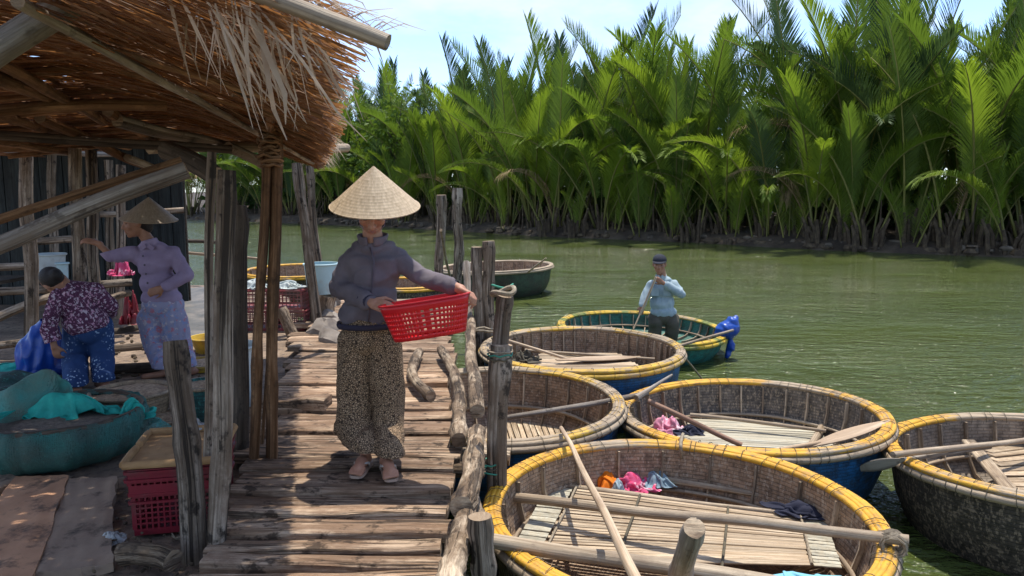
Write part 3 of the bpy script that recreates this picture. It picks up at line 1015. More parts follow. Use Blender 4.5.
# roots, stems and lumps along the waterline
b = MB()
s = s_of_px(205) - 3
while s < s1 + 3:
    p, n = bank_at(s)
    for _ in range(1):
        q = p + n * rnd(0.1, 2.6) + V((rnd(-.5, .5), 0, 0))
        h = rnd(0.5, 2.6)
        b.tube([q + V((0, 0, -.1)), q + V((rnd(-.2, .2), 0, h * .5)), q + V((rnd(-.5, .5), rnd(-.3, .3), h))], [0.05, 0.04, 0.02], 4)
    q = p + n * rnd(-0.1, 0.8) + V((0, 0, 0.1))
    b.ball(q, (rnd(.12, .4), rnd(.12, .3), rnd(.08, .2)), Matrix.Rotation(rnd(0, 3), 3, 'Z'), 6, 4)
    s += 0.42
tag(b.build('bank_debris', M['stub'], ang=40), kind='stuff')
b = MB()
for i in range(190):
    px = rnd(330, 525) if i < 120 else rnd(600, 1030)
    p, n = bank_at(s_of_px(px))
    q = p + n * rnd(0.0, 1.1) + V((rnd(-.4, .4), 0, rnd(0.1, .35)))
    b.ball(q, (rnd(.06, .26), rnd(.06, .2), rnd(.05, .14)), Matrix.Rotation(rnd(0, 3), 3, 'Z'), 6, 4)
tag(b.build('bank_rubble', M['bankstone'], ang=40), kind='stuff')

# ------------------------------------------------------------------ basket boats
def ring_pts(R, z, n=72, wob=0.0, seed=0.0):
    return [V((cos(2 * pi * i / n) * (R + wob * noise.noise(V((cos(2 * pi * i / n) * 2 + seed, sin(2 * pi * i / n) * 2, seed)))),
               sin(2 * pi * i / n) * (R + wob * noise.noise(V((cos(2 * pi * i / n) * 2 + seed, sin(2 * pi * i / n) * 2, seed)))), z + wob * noise.noise(V((cos(2 * pi * i / n) * 2, sin(2 * pi * i / n) * 2, seed + 5))))) for i in range(n)]


def coracle(c, R, sx, sy, hull, lining, rim, label, nribs=28, H=0.5, rot=0.0, detail=2, deep=0.0, ribw=0.014, seed=1.0, planks=False):
    o = empty('basket_boat', (c[0], c[1], 0), label, 'boat', 'round basket boats moored by the boardwalk')
    n = V((-sx, -sy, 1)).normalized()
    q = V((0, 0, 1)).rotation_difference(n)
    o.rotation_euler = (q.to_matrix() @ Matrix.Rotation(rot, 3, 'Z')).to_euler()
    Ri = R - 0.075
    b = MB()
    outer = [(0.01, -.18 - deep), (R * .45, -.16 - deep), (R * .72, -.09 - deep * .8), (R * .86, H * .1 - deep * .4), (R * .925, H * .4), (R * .955, H * .74), (R * .965, H - .015)]
    inner = [(Ri - .005, H - .015), (Ri - .012, H * .68), (Ri - .05, H * .4), (Ri - .12, .055 + H * .11), (Ri - .24, .065), (R * .3, .05), (0.01, .05)]
    mis = [0] * 6 + [1] * 7
    b.lathe(outer + inner, 56, mis=mis, wob=0.012, seed=seed)
    b.build('hull', [hull, lining], o, local=True, ang=60)
    # rim: four bamboo hoops on top, a broad band outside
    for k, (r, z, tr) in enumerate(((R - .014, H + .002, .019), (R - .036, H + .009, .0165), (R - .056, H + .008, .0165), (R - .075, H - .002, .018))):
        mb = MB().tube(ring_pts(r, z, 72, 0.006, seed + k), [tr * (1 + .16 * noise.noise(V((i * .7, k, seed)))) for i in range(72)], 6, closed=True, rough=.15, seed=seed + k)
        mb.build('rim_hoop', rim, o, local=True, ang=180)
    mb = MB().tube(ring_pts(R - .004, H - .035, 72, 0.005, seed + 9), .026, 6, closed=True, flat=1.0, rough=.12, seed=seed)
    mb.build('rim_band', BARE if detail > 1 else rim, o, local=True, ang=180)
    # bindings
    if detail:
        b = MB()
        nl = int(2 * pi * R / (0.085 if detail > 1 else .11))
        for i in range(nl):
            if rnd(0, 1) < .2:
                continue
            a = 2 * pi * (i + rnd(-.38, .38)) / nl
            e = V((cos(a), sin(a), 0))
            tdir = V((-sin(a), cos(a), 0))
            loop = [(R - .112, H - .03), (R - .108, H + .008), (R - .088, H + .021), (R - .055, H + .033), (R - .018, H + .028), (R + .008, H + .0), (R + .025, H - .035), (R + .004, H - .066)]
            sl = rnd(-.045, .045)
            b.tube([e * r + tdir * sl * (j / 7 - .5) + V((0, 0, z)) for j, (r, z) in enumerate(loop)], .0021, 4, cap=False)
        w = b.build('rim_lashing', M['bind'], o, local=True)
        w['kind'] = 'stuff'
    # ribs
    pr = [(Ri - .012, H - .03), (Ri - .022, H * .68), (Ri - .06, H * .41), (Ri - .13, .062 + H * .112), (Ri - .26, .075), (Ri - .34, .068)]
    mes = []
    for v_ in range(3):
        b = MB()
        pts = [V((r - .006, 0, z + .004)) for r, z in pr]
        w = ribw * (0.85 + .2 * v_)
        b.sweep(pts, lambda i, u: [(-w, -.006), (w, -.006), (w, .006), (-w, .006)], up=(0, 1, 0.001))
        # up=(0,1,0): the flat side faces the middle
        mes.append(b.mesh('rib', M['rib'], ang=30))
    for i in range(nribs):
        a = 2 * pi * (i + .5) / nribs + rnd(-.25, .25) / nribs
        inst('rib', mes[i % 3], o, Matrix.Rotation(a, 4, 'Z'))
    # stringer hoop inside
    mb = MB().tube(ring_pts(Ri - .07, H * .47, 48, 0.012, seed + 3), .014, 6, closed=True, rough=.2, seed=seed)
    mb.build('stringer', M['bamboo'], o, local=True, ang=180)
    return o


def L2(o, p):
    """world point -> boat space"""
    m = Matrix.Translation(o.location) @ o.rotation_euler.to_matrix().to_4x4()
    return m.inverted() @ V(p)


def slat_mat(o, A, B_, C, D, n, mat='split', z=None, name='slat', th=.007, gap=.12, pale=0.0, seed=0):
    """slats between edge A-B (far) and D-C (near), each its own part; corners in world space"""
    A, B_, C, D = (L2(o, q) for q in (A, B_, C, D))
    rg = random.Random(seed)
    Lm = (B_ - A).length
    w = ((D - A).length + (C - B_).length) / 2 / n * (1 - gap)
    mes = []
    for k in range(4):
        b = MB()
        b.plank((0, 0, 0), (1, 0, 0), w, th, seed=seed + k * 1.3, seg=4, wob=.0022)
        mes.append(b.mesh(name, M[mat], ang=40))
    for i in range(n):
        q = (i + .5) / n
        a, c = A.lerp(D, q), B_.lerp(C, q)
        d = c - a
        a = a - d * rg.uniform(-.012, .012)
        X = d.normalized()
        Y = V((0, 0, 1)).cross(X).normalized()
        Z = X.cross(Y)
        m = Matrix((X, Y, Z)).transposed().to_4x4()
        m.translation = a + V((0, 0, rg.uniform(-.003, .004)))
        ob = inst(name, mes[i % 4], o, m @ Matrix.Diagonal((d.length, 1, 1, 1)))


def boat_pole(o, p0, p1, r0, r1=None, mat='bamboo', seed=0.0, bend=0.0, name='cross_pole'):
    b = MB()
    b.pole(L2(o, p0), L2(o, p1), r0, r1, seg=12, seed=seed, rough=.12, bend=bend, capmi=1, n=10)
    return b.build(name, [M[mat], M['end']], o, local=True, ang=50)


# front boat
fb = coracle((.867, 3.742), 1.02, -.012, .016, M['hull_dark'], M['line_brown'], YEL, 'large round basket boat nearest the camera, vivid yellow rim, bamboo poles over a slat mat', nribs=20, ribw=.015, seed=2.2, rot=1.3)
zf = .30
slat_mat(fb, on(575, 489, zf), on(800, 518, zf), on(812, 566, zf - .02), on(538, 560, zf - .02), 26, seed=3)
slat_mat(fb, on(548, 487, zf), on(573, 489, zf), on(535, 560, zf - .02), on(508, 556, zf - .02), 15, mat='splitpale', seed=5)
slat_mat(fb, on(802, 518, zf), on(826, 521, zf), on(842, 568, zf - .02), on(814, 566, zf - .02), 16, mat='splitpale', seed=6)
boat_pole(fb, on(508, 497, .40), on(909, 541, .545), .028, .026, seed=1)
boat_pole(fb, on(489, 540, .55), on(850, 596, .46), .034, .034, seed=2)
boat_pole(fb, on(548, 484, .30), on(800, 516, .30), .02, .016, seed=3)
boat_pole(fb, on(508, 545, .22), on(590, 470, .26), .024, .02, seed=4, name='under_pole')
boat_pole(fb, on(792, 492, .22), on(862, 560, .2), .024, .02, seed=5, name='under_pole')
for px0, py0, px1, py1 in ((577, 487, 541, 561), (640, 496, 616, 566), (728, 508, 722, 570), (800, 516, 812, 566)):
    b = MB()
    P0, P1 = L2(fb, on(px0, py0, zf + .006)), L2(fb, on(px1, py1, zf - .014))
    pts = [P0.lerp(P1, i / 14) + V((rnd(-.006, .006), 0, .006 + rnd(0, .006))) for i in range(15)]
    b.tube(pts, .008, 5, rough=.4)
    b.build('mat_binding', M['bind'] if px0 in (640, 728) else M['rope'], fb, local=True)
# lashing at the right end of the pole
b = MB()
pc = L2(fb, on(893, 541, .54))
for k in range(7):
    off = V((-.05 + k * .016, rnd(-.01, .01), 0))
    b.tube([pc + off + V((cos(a) * .012, cos(a) * .05, sin(a) * .045 - .01)) for a in [2 * pi * j / 10 for j in range(10)]], .006, 5, closed=True)
b.tube([pc + V((.05, -.02, .02)), pc + V((.07, -.05, -.02)), pc + V((.06, -.08, -.09))], .005, 4)
b.build('pole_lashing', M['rope'], fb, local=True)

# yellow boat with blue hull
yb = coracle((1.802, 5.475), .982, .026, -.013, M['hull_blue'], M['line_tar'], YEL2, 'round basket boat with deep blue hull, bright yellow rim and a broad paddle blade', nribs=30, seed=4.1, rot=.4)
zy = .2
slat_mat(yb, on(692, 419, zy), on(812, 424, zy), on(840, 452, zy), on(672, 443, zy), 20, mat='splitpale', seed=11)
boat_pole(yb, on(690, 415, .3), on(826, 431, .27), .017, .014, seed=11, bend=-.02, name='stringer_pole')
boat_pole(yb, on(808, 450, .24), on(822, 426, .24), .03, .03, seed=12, name='mat_crosspiece')

# boat behind the tall post
lb = coracle((-.09, 5.55), .935, .0, .03, M['hull_blue2'], M['line_brown'], YEL3, 'round basket boat half hidden by the tall mooring post, scraped yellow rim and slat floor', nribs=24, seed=6.7, rot=2.0, H=.57)
zl = .16
slat_mat(lb, on(500, 449, zl), on(492, 419, zl), on(572, 409, zl), on(588, 440, zl), 15, mat='split', seed=20, gap=.2)
boat_pole(lb, on(502, 390, .3), on(604, 417, .24), .02, .017, seed=14, bend=-.03, name='stringer_pole')

# blue boat behind
bb = coracle((.684, 7.25), .997, .002, .014, M['hull_blue2'], M['line_brown'], YEL3, 'round basket boat with bright blue hull and many pale ribs, in front of the man', nribs=46, seed=8.3, rot=3.0, detail=1, H=.62)
boat_pole(bb, on(525, 350, .45), on(655, 359, .45), .016, .014, seed=15, name='stringer_pole')
slat_mat(bb, on(543, 353, .42), on(617, 353, .42), on(650, 372, .42), on(500, 372, .42), 11, mat='split', seed=22, gap=.15)

# green boat with the man
gb = coracle((1.73, 9.95), 1.12, -.034, .024, M['hull_teal'], M['line_teal'], YELG, 'teal green basket boat carrying the standing man', nribs=36, seed=9.9, rot=.2, detail=1, H=.33)
boat_pole(gb, on(672, 348, .30), on(733, 330, .42), .018, .016, seed=16, name='tiller_stick')

# right boat
rb = coracle((3.40, 4.50), .945, .046, -.044, M['hull_dark'], M['line_grey'], YEL2, 'dark tarred basket boat at the right edge with worn yellow rim', nribs=26, seed=12.4, rot=1.0, H=.52, deep=.05, ribw=.02)
zr = .3
slat_mat(rb, on(985, 449, zr), on(1075, 436, zr), on(1100, 500, zr - .05), on(1012, 492, zr - .05), 9, mat='split', seed=30, gap=.1)
b = MB()
b.plank(L2(rb, on(968, 441, .40)), L2(rb, on(1012, 492, .36)), .085, .022, seed=3, seg=8, wob=.004)
b.build('thwart_board', M['rib'], rb, local=True)
boat_pole(rb, on(893, 455, .56), on(1060, 436, .40), .02, .018, seed=17, name='cross_pole')


# far boats
def far_boat(c, R, hull, rim, label, sx=0, sy=0, seed=0, H=.5):
    return coracle(c, R, sx, sy, hull, M['line_brown'], rim, label, nribs=28, seed=seed, detail=0, H=H)


f7 = far_boat(at(497, 290, 15.9).xy, 1.22, M['hull_green'], BARE, 'dark green basket boat moored beyond the end of the boardwalk, bare wooden rim', .035, 0.0, 20, .55)
f8 = far_boat(at(405, 290, 13.4).xy, .88, M['hull_dark'], YEL2, 'basket boat with yellow rim seen behind the woman at the boardwalk end', 0, .0, 22)
f9 = far_boat(at(300, 270, 15.6).xy, 1.16, M['hull_dark'], YEL, 'basket boat with yellow rim beyond the red crates by the shelter posts', 0, .02, 24)
boat_pole(f7, on(528, 272, .58), on(546, 258, .95), .02, .014, seed=31, mat='bamboo', name='stick')

# ------------------------------------------------------------------ poles, paddles and cloths lying in the boats
def lone_pole(name, label, cat, p0, p1, r0, r1, mat, seed=0, bend=0.0, group=None, n=9, ang=50):
    b = MB()
    b.pole(p0, p1, r0, r1, seg=12, seed=seed, rough=.12, bend=bend, capmi=1, n=n)
    return tag(b.build(name, [M[mat], M['end']], ang=ang), label, cat, group)


lone_pole('bamboo_pole', 'long pale stake leaning from the bottom edge over the front boat', 'pole', on(640, 586, .78), on(561, 428, .61), .021, .013, 'paddle', 41)
lone_pole('bamboo_pole', 'grey pole laid over the half hidden boat towards the deep blue boat', 'pole', on(498, 419, .47), on(648, 394, .58), .019, .023, 'beam', 42)
lone_pole('forked_branch', 'short forked branch tied to the left rim of the deep blue boat', 'branch', on(636, 398, .58), on(672, 375, .66), .024, .009, 'beam', 43)
lone_pole('paddle_shaft', 'reddish brown shaft leaning inside the deep blue boat', 'pole', on(648, 401, .5), on(742, 445, .24), .022, .019, 'paddlered', 44)
lone_pole('bamboo_pole', 'thin reddish pole tucked inside the front boat along its far wall', 'pole', on(655, 478, .3), on(775, 497, .3), .02, .017, 'bamboo', 45, bend=-.02)


def paddle(label, p0, p1, p2, w, mat='paddle', roll=0.0):
    """shaft p0-p1, blade p1-p2"""
    p0, p1, p2 = V(p0), V(p1), V(p2)
    o = empty('paddle', (p0 + p2) / 2, label, 'paddle')
    b = MB()
    b.pole(p0, p1.lerp(p2, .15), .015, .016, seg=8, seed=3, rough=.05)
    b.build('shaft', M[mat], o)
    d = (p2 - p1)
    up = Matrix.Rotation(roll, 3, d.normalized()) @ V((0, 0, 1))
    b = MB()
    prof = [.18, .42, .72, .93, 1.0, .97, .82, .52, .2]
    pts = [p1 + d * i / 8 for i in range(9)]
    b.sweep(pts, lambda i, u: [(-w * prof[i], -.004), (0, -.011 * prof[i]), (w * prof[i], -.004), (w * prof[i], .004), (0, .012), (-w * prof[i], .004)], up=up)
    b.build('blade', M[mat], o, ang=30)
    return o


paddle('paddle with pale leaf shaped blade lying on the right rim of the deep blue boat', on(742, 456, .36), on(808, 447, .40), on(889, 421, .55), .075)
paddle('paddle with wide pale blade lying in the bright blue boat', on(503, 339, .64), on(556, 360, .47), on(640, 357, .45), .10)
paddle('grey weathered paddle poking out left from the dark tarred boat', on(990, 447, .45), on(905, 459, .52), on(856, 470, .34), .045, 'beam', .9)


def blob(name, mb, voxel, mat, parent, smooth=4, wrinkle=None, cuts=(), solid=0.0, base=None):
    """one continuous surface grown round tapered limbs"""
    me = mb.mesh('tmp', [], ang=180)
    ob = bpy.data.objects.new('tmp', me)
    COL.objects.link(ob)
    r = ob.modifiers.new('r', 'REMESH')
    r.mode = 'VOXEL'
    r.voxel_size = voxel
    r.use_smooth_shade = True
    s_ = ob.modifiers.new('s', 'SMOOTH')
    s_.factor, s_.iterations = 0.5, smooth
    dg = bpy.context.evaluated_depsgraph_get()
    m2 = bpy.data.meshes.new_from_object(ob.evaluated_get(dg))
    bpy.data.objects.remove(ob)
    bm = bmesh.new()
    bm.from_mesh(m2)
    if wrinkle:
        amp, fr = wrinkle[0], wrinkle[1]
        an = V(wrinkle[2]) if len(wrinkle) > 2 else V((1, 1, 1))
        bm.normal_update()
        offs = []
        for v in bm.verts:
            q = V((v.co.x * an.x, v.co.y * an.y, v.co.z * an.z)) * fr
            w = noise.noise(q * .35 + V((3, 1, 7))) * 1.2
            f = 1 - abs(noise.noise(q + V((w, w * 1.3, 0)))) * 2.2
            offs.append(v.normal * amp * (f * .8 + noise.noise(q * .5) * .6))
        for v, o_ in zip(bm.verts, offs):
            v.co += o_
    for (p, nrm) in cuts:
        bmesh.ops.bisect_plane(bm, geom=bm.verts[:] + bm.edges[:] + bm.faces[:], plane_co=V(p), plane_no=V(nrm), clear_outer=True)
    o = wloc(parent) if parent is not None else V(base)
    for v in bm.verts:
        v.co -= o
    bm.to_mesh(m2)
    bm.free()
    m2.name = name
    m2.materials.clear()
    m2.materials.append(mat)
    m2.polygons.foreach_set('use_smooth', [True] * len(m2.polygons))
    w = bpy.data.objects.new(name, m2)
    COL.objects.link(w)
    if parent is not None:
        w.parent = parent
    else:
        w.location = o
    if solid:
        sm = w.modifiers.new('thickness', 'SOLIDIFY')
        sm.thickness, sm.offset = solid, -1
    return w


def chain(mb, pts, rads):
    for i in range(len(pts) - 1):
        mb.cap(pts[i], rads[i], pts[i + 1], rads[i + 1], 12)


def net_heap(name, label, pc, size, mat, seed, cat='cloth', group=None, rot=0.0, n=40, rough=.55):
    """a crumpled heap of cloth: a draped sheet with folds"""
    pc = V(pc)
    b = MB()
    for i in range(n + 1):
        for j in range(n + 1):
            x, y = i / n * 2 - 1, j / n * 2 - 1
            r = sqrt(x * x + y * y)
            a = atan2(y, x)
            k = max(abs(x), abs(y))
            if r > 1e-6:
                x, y = x / r * k, y / r * k
            er = 1 + .3 * noise.noise(V((cos(a) * 1.6 + seed, sin(a) * 1.6, seed)))
            h = (1 - k ** 2.2)
            f = noise.noise(V((x * 2.1 + seed, y * 2.1, seed * 1.3)))
            al = seed * 1.7
            w1 = noise.noise(V((x * 1.3 + seed * 2, y * 1.3, 5)))
            g = abs(sin(4.2 * (x * cos(al) + y * sin(al)) + 3.5 * w1)) + .5 * abs(sin(6.5 * (x * sin(al + .6) - y * cos(al + .6)) + 4 * f))
            z = h ** .55 * (.5 + .34 * f) + rough * .36 * g * h ** .3 * (1 - .3 * k) + .01
            x += .12 * h * noise.noise(V((x * 3 + 9, y * 3, seed)))
            y += .12 * h * noise.noise(V((x * 3, y * 3 + 7, seed)))
            q = V((x * size[0] * er, y * size[1] * er, max(0.004, z * size[2])))
            b.v.append(pc + Matrix.Rotation(rot, 3, 'Z') @ q)
    for i in range(n):
        for j in range(n):
            a = i * (n + 1) + j
            b.face([a, a + n + 1, a + n + 2, a + 1], [(0, 0)] * 4)
    return tag(b.build(name, M[mat], ang=180), label, cat, group)


SHEETS = {}


def fallen_sheet(seed, n=38, steps=120):
    """a square of cloth let fall, bunched up, over a few bumps: relaxed as points held at cloth distances"""
    import numpy as np
    r = np.random.default_rng(seed)
    g = np.linspace(-1, 1, n)
    X, Y = np.meshgrid(g, g, indexing='ij')
    rest = 2.0 / (n - 1)
    sq = 0.56
    ph = r.uniform(0, 6.28, 6)
    fx, fy = r.uniform(2.5, 5, 2)
    P = np.stack([X * sq + .10 * np.sin(fy * Y + ph[0]), Y * sq + .10 * np.sin(fx * X + ph[1]),
                  .75 + .16 * np.sin(fx * 1.7 * X + 1.3 * Y + ph[2]) + .16 * np.sin(fy * 1.6 * Y - X + ph[3]) + .03 * r.normal(size=X.shape)], -1)
    Q = P.copy()
    bumps = [(r.uniform(-.28, .28), r.uniform(-.28, .28), r.uniform(.22, .34), r.uniform(.16, .42)) for _ in range(4)]
    idx = np.arange(n * n).reshape(n, n)
    links = [(idx[:-1], idx[1:], rest), (idx[:, :-1], idx[:, 1:], rest), (idx[:-1, :-1], idx[1:, 1:], rest * 1.414), (idx[1:, :-1], idx[:-1, 1:], rest * 1.414),
             (idx[:-2], idx[2:], rest * 2), (idx[:, :-2], idx[:, 2:], rest * 2)]
    links = [(a.ravel(), b_.ravel(), l, .5 if k < 4 else .06) for k, (a, b_, l) in enumerate(links)]
    P, Q = P.reshape(-1, 3), Q.reshape(-1, 3)
    for it in range(steps):
        vel = (P - Q) * .94
        Q = P.copy()
        P = P + vel
        P[:, 2] -= .0022
        for _ in range(7):
            for a, b_, l, kk in links:
                d = P[b_] - P[a]
                L = np.sqrt((d * d).sum(1)) + 1e-9
                c = d * ((L - l) / L * kk * .5)[:, None]
                P[a] += c
                P[b_] -= c
            h = np.full(len(P), .012)
            for bx, by, br, bh in bumps:
                q = 1 - ((P[:, 0] - bx) ** 2 + (P[:, 1] - by) ** 2) / br ** 2
                h = np.maximum(h, bh * np.sqrt(np.clip(q, 0, 1)))
            low = P[:, 2] < h
            P[low, 2] = h[low]
            P[low, :2] = Q[low, :2] + (P[low, :2] - Q[low, :2]) * .25
    return P, n


def cloth_heap(name, label, pc, size, mat, seed, cat='cloth', group=None, rot=0.0, rough=.55):
    """a dropped garment"""
    k = seed % 4
    if k not in SHEETS:
        SHEETS[k] = fallen_sheet(k + 3)
    P, n = SHEETS[k]
    R_ = max(abs(P[:, 0]).max(), abs(P[:, 1]).max()) * .86
    hz = P[:, 2].max()
    Rz = Matrix.Rotation(rot + seed, 3, 'Z')
    R2 = Matrix.Rotation(rot, 3, 'Z')
    pc = V(pc)
    b = MB()
    for p in P:
        q = Rz @ V((p[0] / R_, p[1] / R_, 0))
        b.v.append(pc + R2 @ V((q.x * size[0], q.y * size[1], .003 + p[2] / hz * size[2])))
    for i in range(n - 1):
        for j in range(n - 1):
            a = i * n + j
            b.face([a, a + n, a + n + 1, a + 1], [(0, 0)] * 4)
    w = b.build(name, M[mat], ang=180)
    sb = w.modifiers.new('soft', 'SUBSURF')
    sb.levels = sb.render_levels = 1
    sm = w.modifiers.new('thickness', 'SOLIDIFY')
    sm.thickness, sm.offset = .003, 1
    return tag(w, label, cat, group)


G = 'clothes left in the boats'
cloth_heap('cloth_bundle', 'bright orange cloth crumpled in the front boat', on(606, 488, .26), (.12, .13, .10), 'orange', 3, group=G)
cloth_heap('cloth_bundle', 'pink patterned cloth crumpled between the orange and grey blue cloths', on(633, 488, .26), (.15, .14, .11), 'pink', 8, group=G, rot=-.5)
cloth_heap('cloth_bundle', 'grey blue cloth crumpled at the right of the pink one in the front boat', on(655, 483, .27), (.11, .12, .085), 'greyblue', 5, group=G)
cloth_heap('cloth_bundle', 'white and blue rag in front of the orange cloth', on(617, 493, .27), (.05, .06, .09), 'denim', 15, group=G)
cloth_heap('cloth_bundle', 'dark navy garment thrown over the far edge of the slat mat', on(800, 513, .31), (.17, .09, .065), 'navy', 12, group=G, rot=-.45)
cloth_heap('cloth_bundle', 'pale pink cloth in the left of the deep blue boat', on(668, 431, .18), (.18, .14, .13), 'pinkpale', 21, group=G, rot=-.6)
cloth_heap('cloth_bundle', 'dark rag beside the pale pink cloth', on(690, 433, .2), (.12, .09, .07), 'navy', 25, group=G)
cloth_heap('cloth_bundle', 'light blue patterned cloth at the bottom edge of the front boat', on(808, 590, .47), (.18, .13, .055), 'skycloth', 30, group=G)
cloth_heap('cloth_bundle', 'brown sacking heaped in the left of the bright blue boat', on(525, 361, .43), (.16, .12, .12), 'drab', 33, group=G)

# blue plastic bag tied at the stern of the green boat
o = empty('plastic_bag', at(728, 333, 9.5), 'shiny blue plastic bag tied on the right rim of the green boat', 'bag')
b = MB()
chain(b, [at(718, 334, 9.5), at(724, 331, 9.5), at(729, 329, 9.5), at(732, 324, 9.5), at(735, 318, 9.5)], [.03, .10, .125, .09, .03])
b.cap(at(729, 334, 9.5), .07, at(734, 330, 9.5), .05)
blob('bag_body', b, .012, M['bluebag'], o, smooth=2, wrinkle=(.022, 9))
b = MB()
chain(b, [at(730, 338, 9.5), at(731, 347, 9.5), at(727, 356, 9.5)], [.03, .05, .03])
blob('bag_reflection', b, .012, M['bluebag'], o, smooth=2, wrinkle=(.018, 11))  # blue solid standing in for the bag's reflection in the water


def rope(label, pts, r, mat='rope', name='rope'):
    b = MB()
    P = [V(p) for p in pts]
    out = []
    for i in range(len(P) - 1):
        for k in range(6):
            q = k / 6
            p_1, p0, p1, p2 = P[max(i - 1, 0)], P[i], P[i + 1], P[min(i + 2, len(P) - 1)]
            out.append(0.5 * ((2 * p0) + (p1 - p_1) * q + (2 * p_1 - 5 * p0 + 4 * p1 - p2) * q * q + (-p_1 + 3 * p0 - 3 * p1 + p2) * q ** 3))
    out.append(P[-1])
    b.tube(out, r, 5)
    return tag(b.build(name, M[mat], ang=180), label, 'rope')


rope('mooring rope hanging in the water between the bright blue boat and the green boat', [on(668, 371, .5), on(678, 352, .52), on(690, 364, .25), on(703, 380, .02)], .011)
rope('rope tying the rims of the front boat and the yellow rim boat together', [on(683, 434, .52), on(681, 442, .56), on(681, 450, .53), on(682, 466, .34)], .012)
rope('rope from the tall post to the bright blue boat', [on(492, 338, 1.05), on(497, 345, .8), on(500, 356, .62)], .01)
rope('cord knotted to the right rim of the front boat', [on(899, 536, .55), on(906, 544, .5), on(903, 553, .42)], .006)

# ------------------------------------------------------------------ boardwalk
DZ = .65
bw = empty('boardwalk', (-.9, 2.4, DZ), 'rough plank boardwalk running from the bottom edge to the far boats', 'boardwalk')


def deck_edges(Y):
    lx = -1.28 - .22 * (Y - 2.7) if Y < 4 else -1.5 - (Y - 4) * .205
    rx = -.25 - .05 * (Y - 2.7) if Y < 4 else -.315 - (Y - 4) * .085
    return lx, rx


rg = random.Random(5)
Y = 2.15
# (width, level, left overhang) of the first planks as the photo shows them; the rest follow at random
first = [(.17, .0, -.35), (.15, .0, -.25), (.17, .012, -.06), (.16, .014, .02), (.10, -.03, .04), (.115, -.022, .05), (.12, -.018, .05), (.17, .004, .02), (.12, .01, .1), (.15, .0, .04), (.13, .012, .06)]
i = 0
while Y < 10.3:
    w, lv, ov = first[i] if i < len(first) else (rg.uniform(.16, .30), rg.uniform(-.022, .022), rg.uniform(-.1, .12))
    lx, rx = deck_edges(Y + w / 2)
    tilt = rg.uniform(-.02, .02)
    b = MB()
    if i >= len(first) and rg.random() < .3:       # two short pieces in one row
        mx = lx + (rx - lx) * rg.uniform(.3, .6)
        pieces = [(lx + ov, mx - .01), (mx + .01, rx + rg.uniform(-.05, .06))]
    else:
        pieces = [(lx + ov, rx + (rg.uniform(-.04, .04) if i > 4 else .0))]
    for (xa, xb) in pieces:
        b = MB()
        dz = rg.uniform(-.012, .012)
        b.plank((xa, Y + w / 2 + tilt, DZ - .028 + lv + dz), (xb, Y + w / 2 - tilt, DZ - .028 + lv + dz + rg.uniform(-.012, .012)), w - rg.uniform(.010, .030), .05, seed=i * 1.37 + xa, seg=22, wob=.009)
        b.build('plank', M['deck'], bw, ang=45)
    Y += w
    i += 1
for k, fx in enumerate((.12, .5, .9)):              # bearers under the planks
    b = MB()
    P = []
    for yy in (2.1, 4.0, 7.0, 10.4):
        lx, rx = deck_edges(yy)
        P.append(V((lx + (rx - lx) * fx, yy, DZ - .125)))
    for j in range(3):
        b.pole(P[j], P[j + 1], .062, .06, seed=k * 3 + j, seg=8)
    b.build('bearer', M['darkwood'], bw)
for k, (fx, yy) in enumerate(((.95, 2.55), (.97, 3.45), (.5, 4.45), (.93, 7.3), (.5, 7.3), (.93, 9.2), (.4, 9.2), (.9, 10.2))):
    lx, rx = deck_edges(yy)
    x = lx + (rx - lx) * fx
    b = MB()
    b.pole((x, yy, -1.3), (x + .02, yy, DZ - .19), .065, .055, seed=k + 40, seg=6)
    b.build('pile', M['darkwood'], bw)


def log(label, p0, p1, r0, r1, seed, mat='log', bend=0.0, group='logs lying along the boardwalk'):
    b = MB()
    b.pole(p0, p1, r0, r1, n=12, seg=16, seed=seed, rough=.20, freq=5.5, bend=bend, capmi=1, knots=4)
    return tag(b.build('log', [M[mat], M['end']], ang=55), label, 'log', group)


log('thick barked log slanting at the foot of the tall post, the nearest long one', on(461, 508, .76), on(478, 432, .72), .054, .048, 51)
log('pale barked log stub at the bottom edge beside the short round post', on(450, 590, .74), on(466, 514, .72), .050, .050, 52)
log('crooked barked log in the middle of the right edge, behind the thick near log', on(459, 440, .73), on(441, 350, .73), .044, .040, 53, bend=.03)
log('short bent log left of the other logs, under the basket', on(431, 397, .71), on(419, 352, .71), .037, .043, 54, bend=-.06)
log('long thick log ending bluntly beside the tall post, rising towards the river', on(478, 411, .75), on(467, 300, .82), .050, .046, 55)
log('pale peeled pole standing up at the far end of the long log', at(468, 330, 7.7), at(466, 263, 8.6), .04, .042, 56, mat='beam')
log('rough broken log half under the right plank edge by the tall post', on(474, 475, .55), on(486, 432, .52), .05, .045, 57)
log('stubby log under the slanting near log', on(480, 545, .55), on(470, 500, .60), .05, .05, 58)
for k, (x0, y0, x1, y1, lab) in enumerate(((398, 312, 476, 306, 'thin bamboo lying across the far end, nearer one'), (396, 302, 474, 297, 'thin bamboo lying across the far end, farther one'), (404, 326, 470, 322, 'grey pole lying across the boardwalk behind the basket'))):
    lone_pole('bamboo_pole', lab, 'pole', on(x0, y0, .72), on(x1, y1, .74), .03, .028, 'bamboo', 60 + k)
for k, (x, y, lab) in enumerate(((452, 470, 'stub of a bearer sticking out right under the thick near log'), (498, 458, 'sawn beam end sticking out right of the tall post'))):
    b = MB()
    p = on(x, y, .58)
    b.pole(p + V((-.25, 0, 0)), p + V((.07, -.01, 0)), .045, .045, seed=k, seg=5, capmi=1)
    tag(b.build('beam_stub', [M['log'], M['end']], ang=50), lab, 'beam')

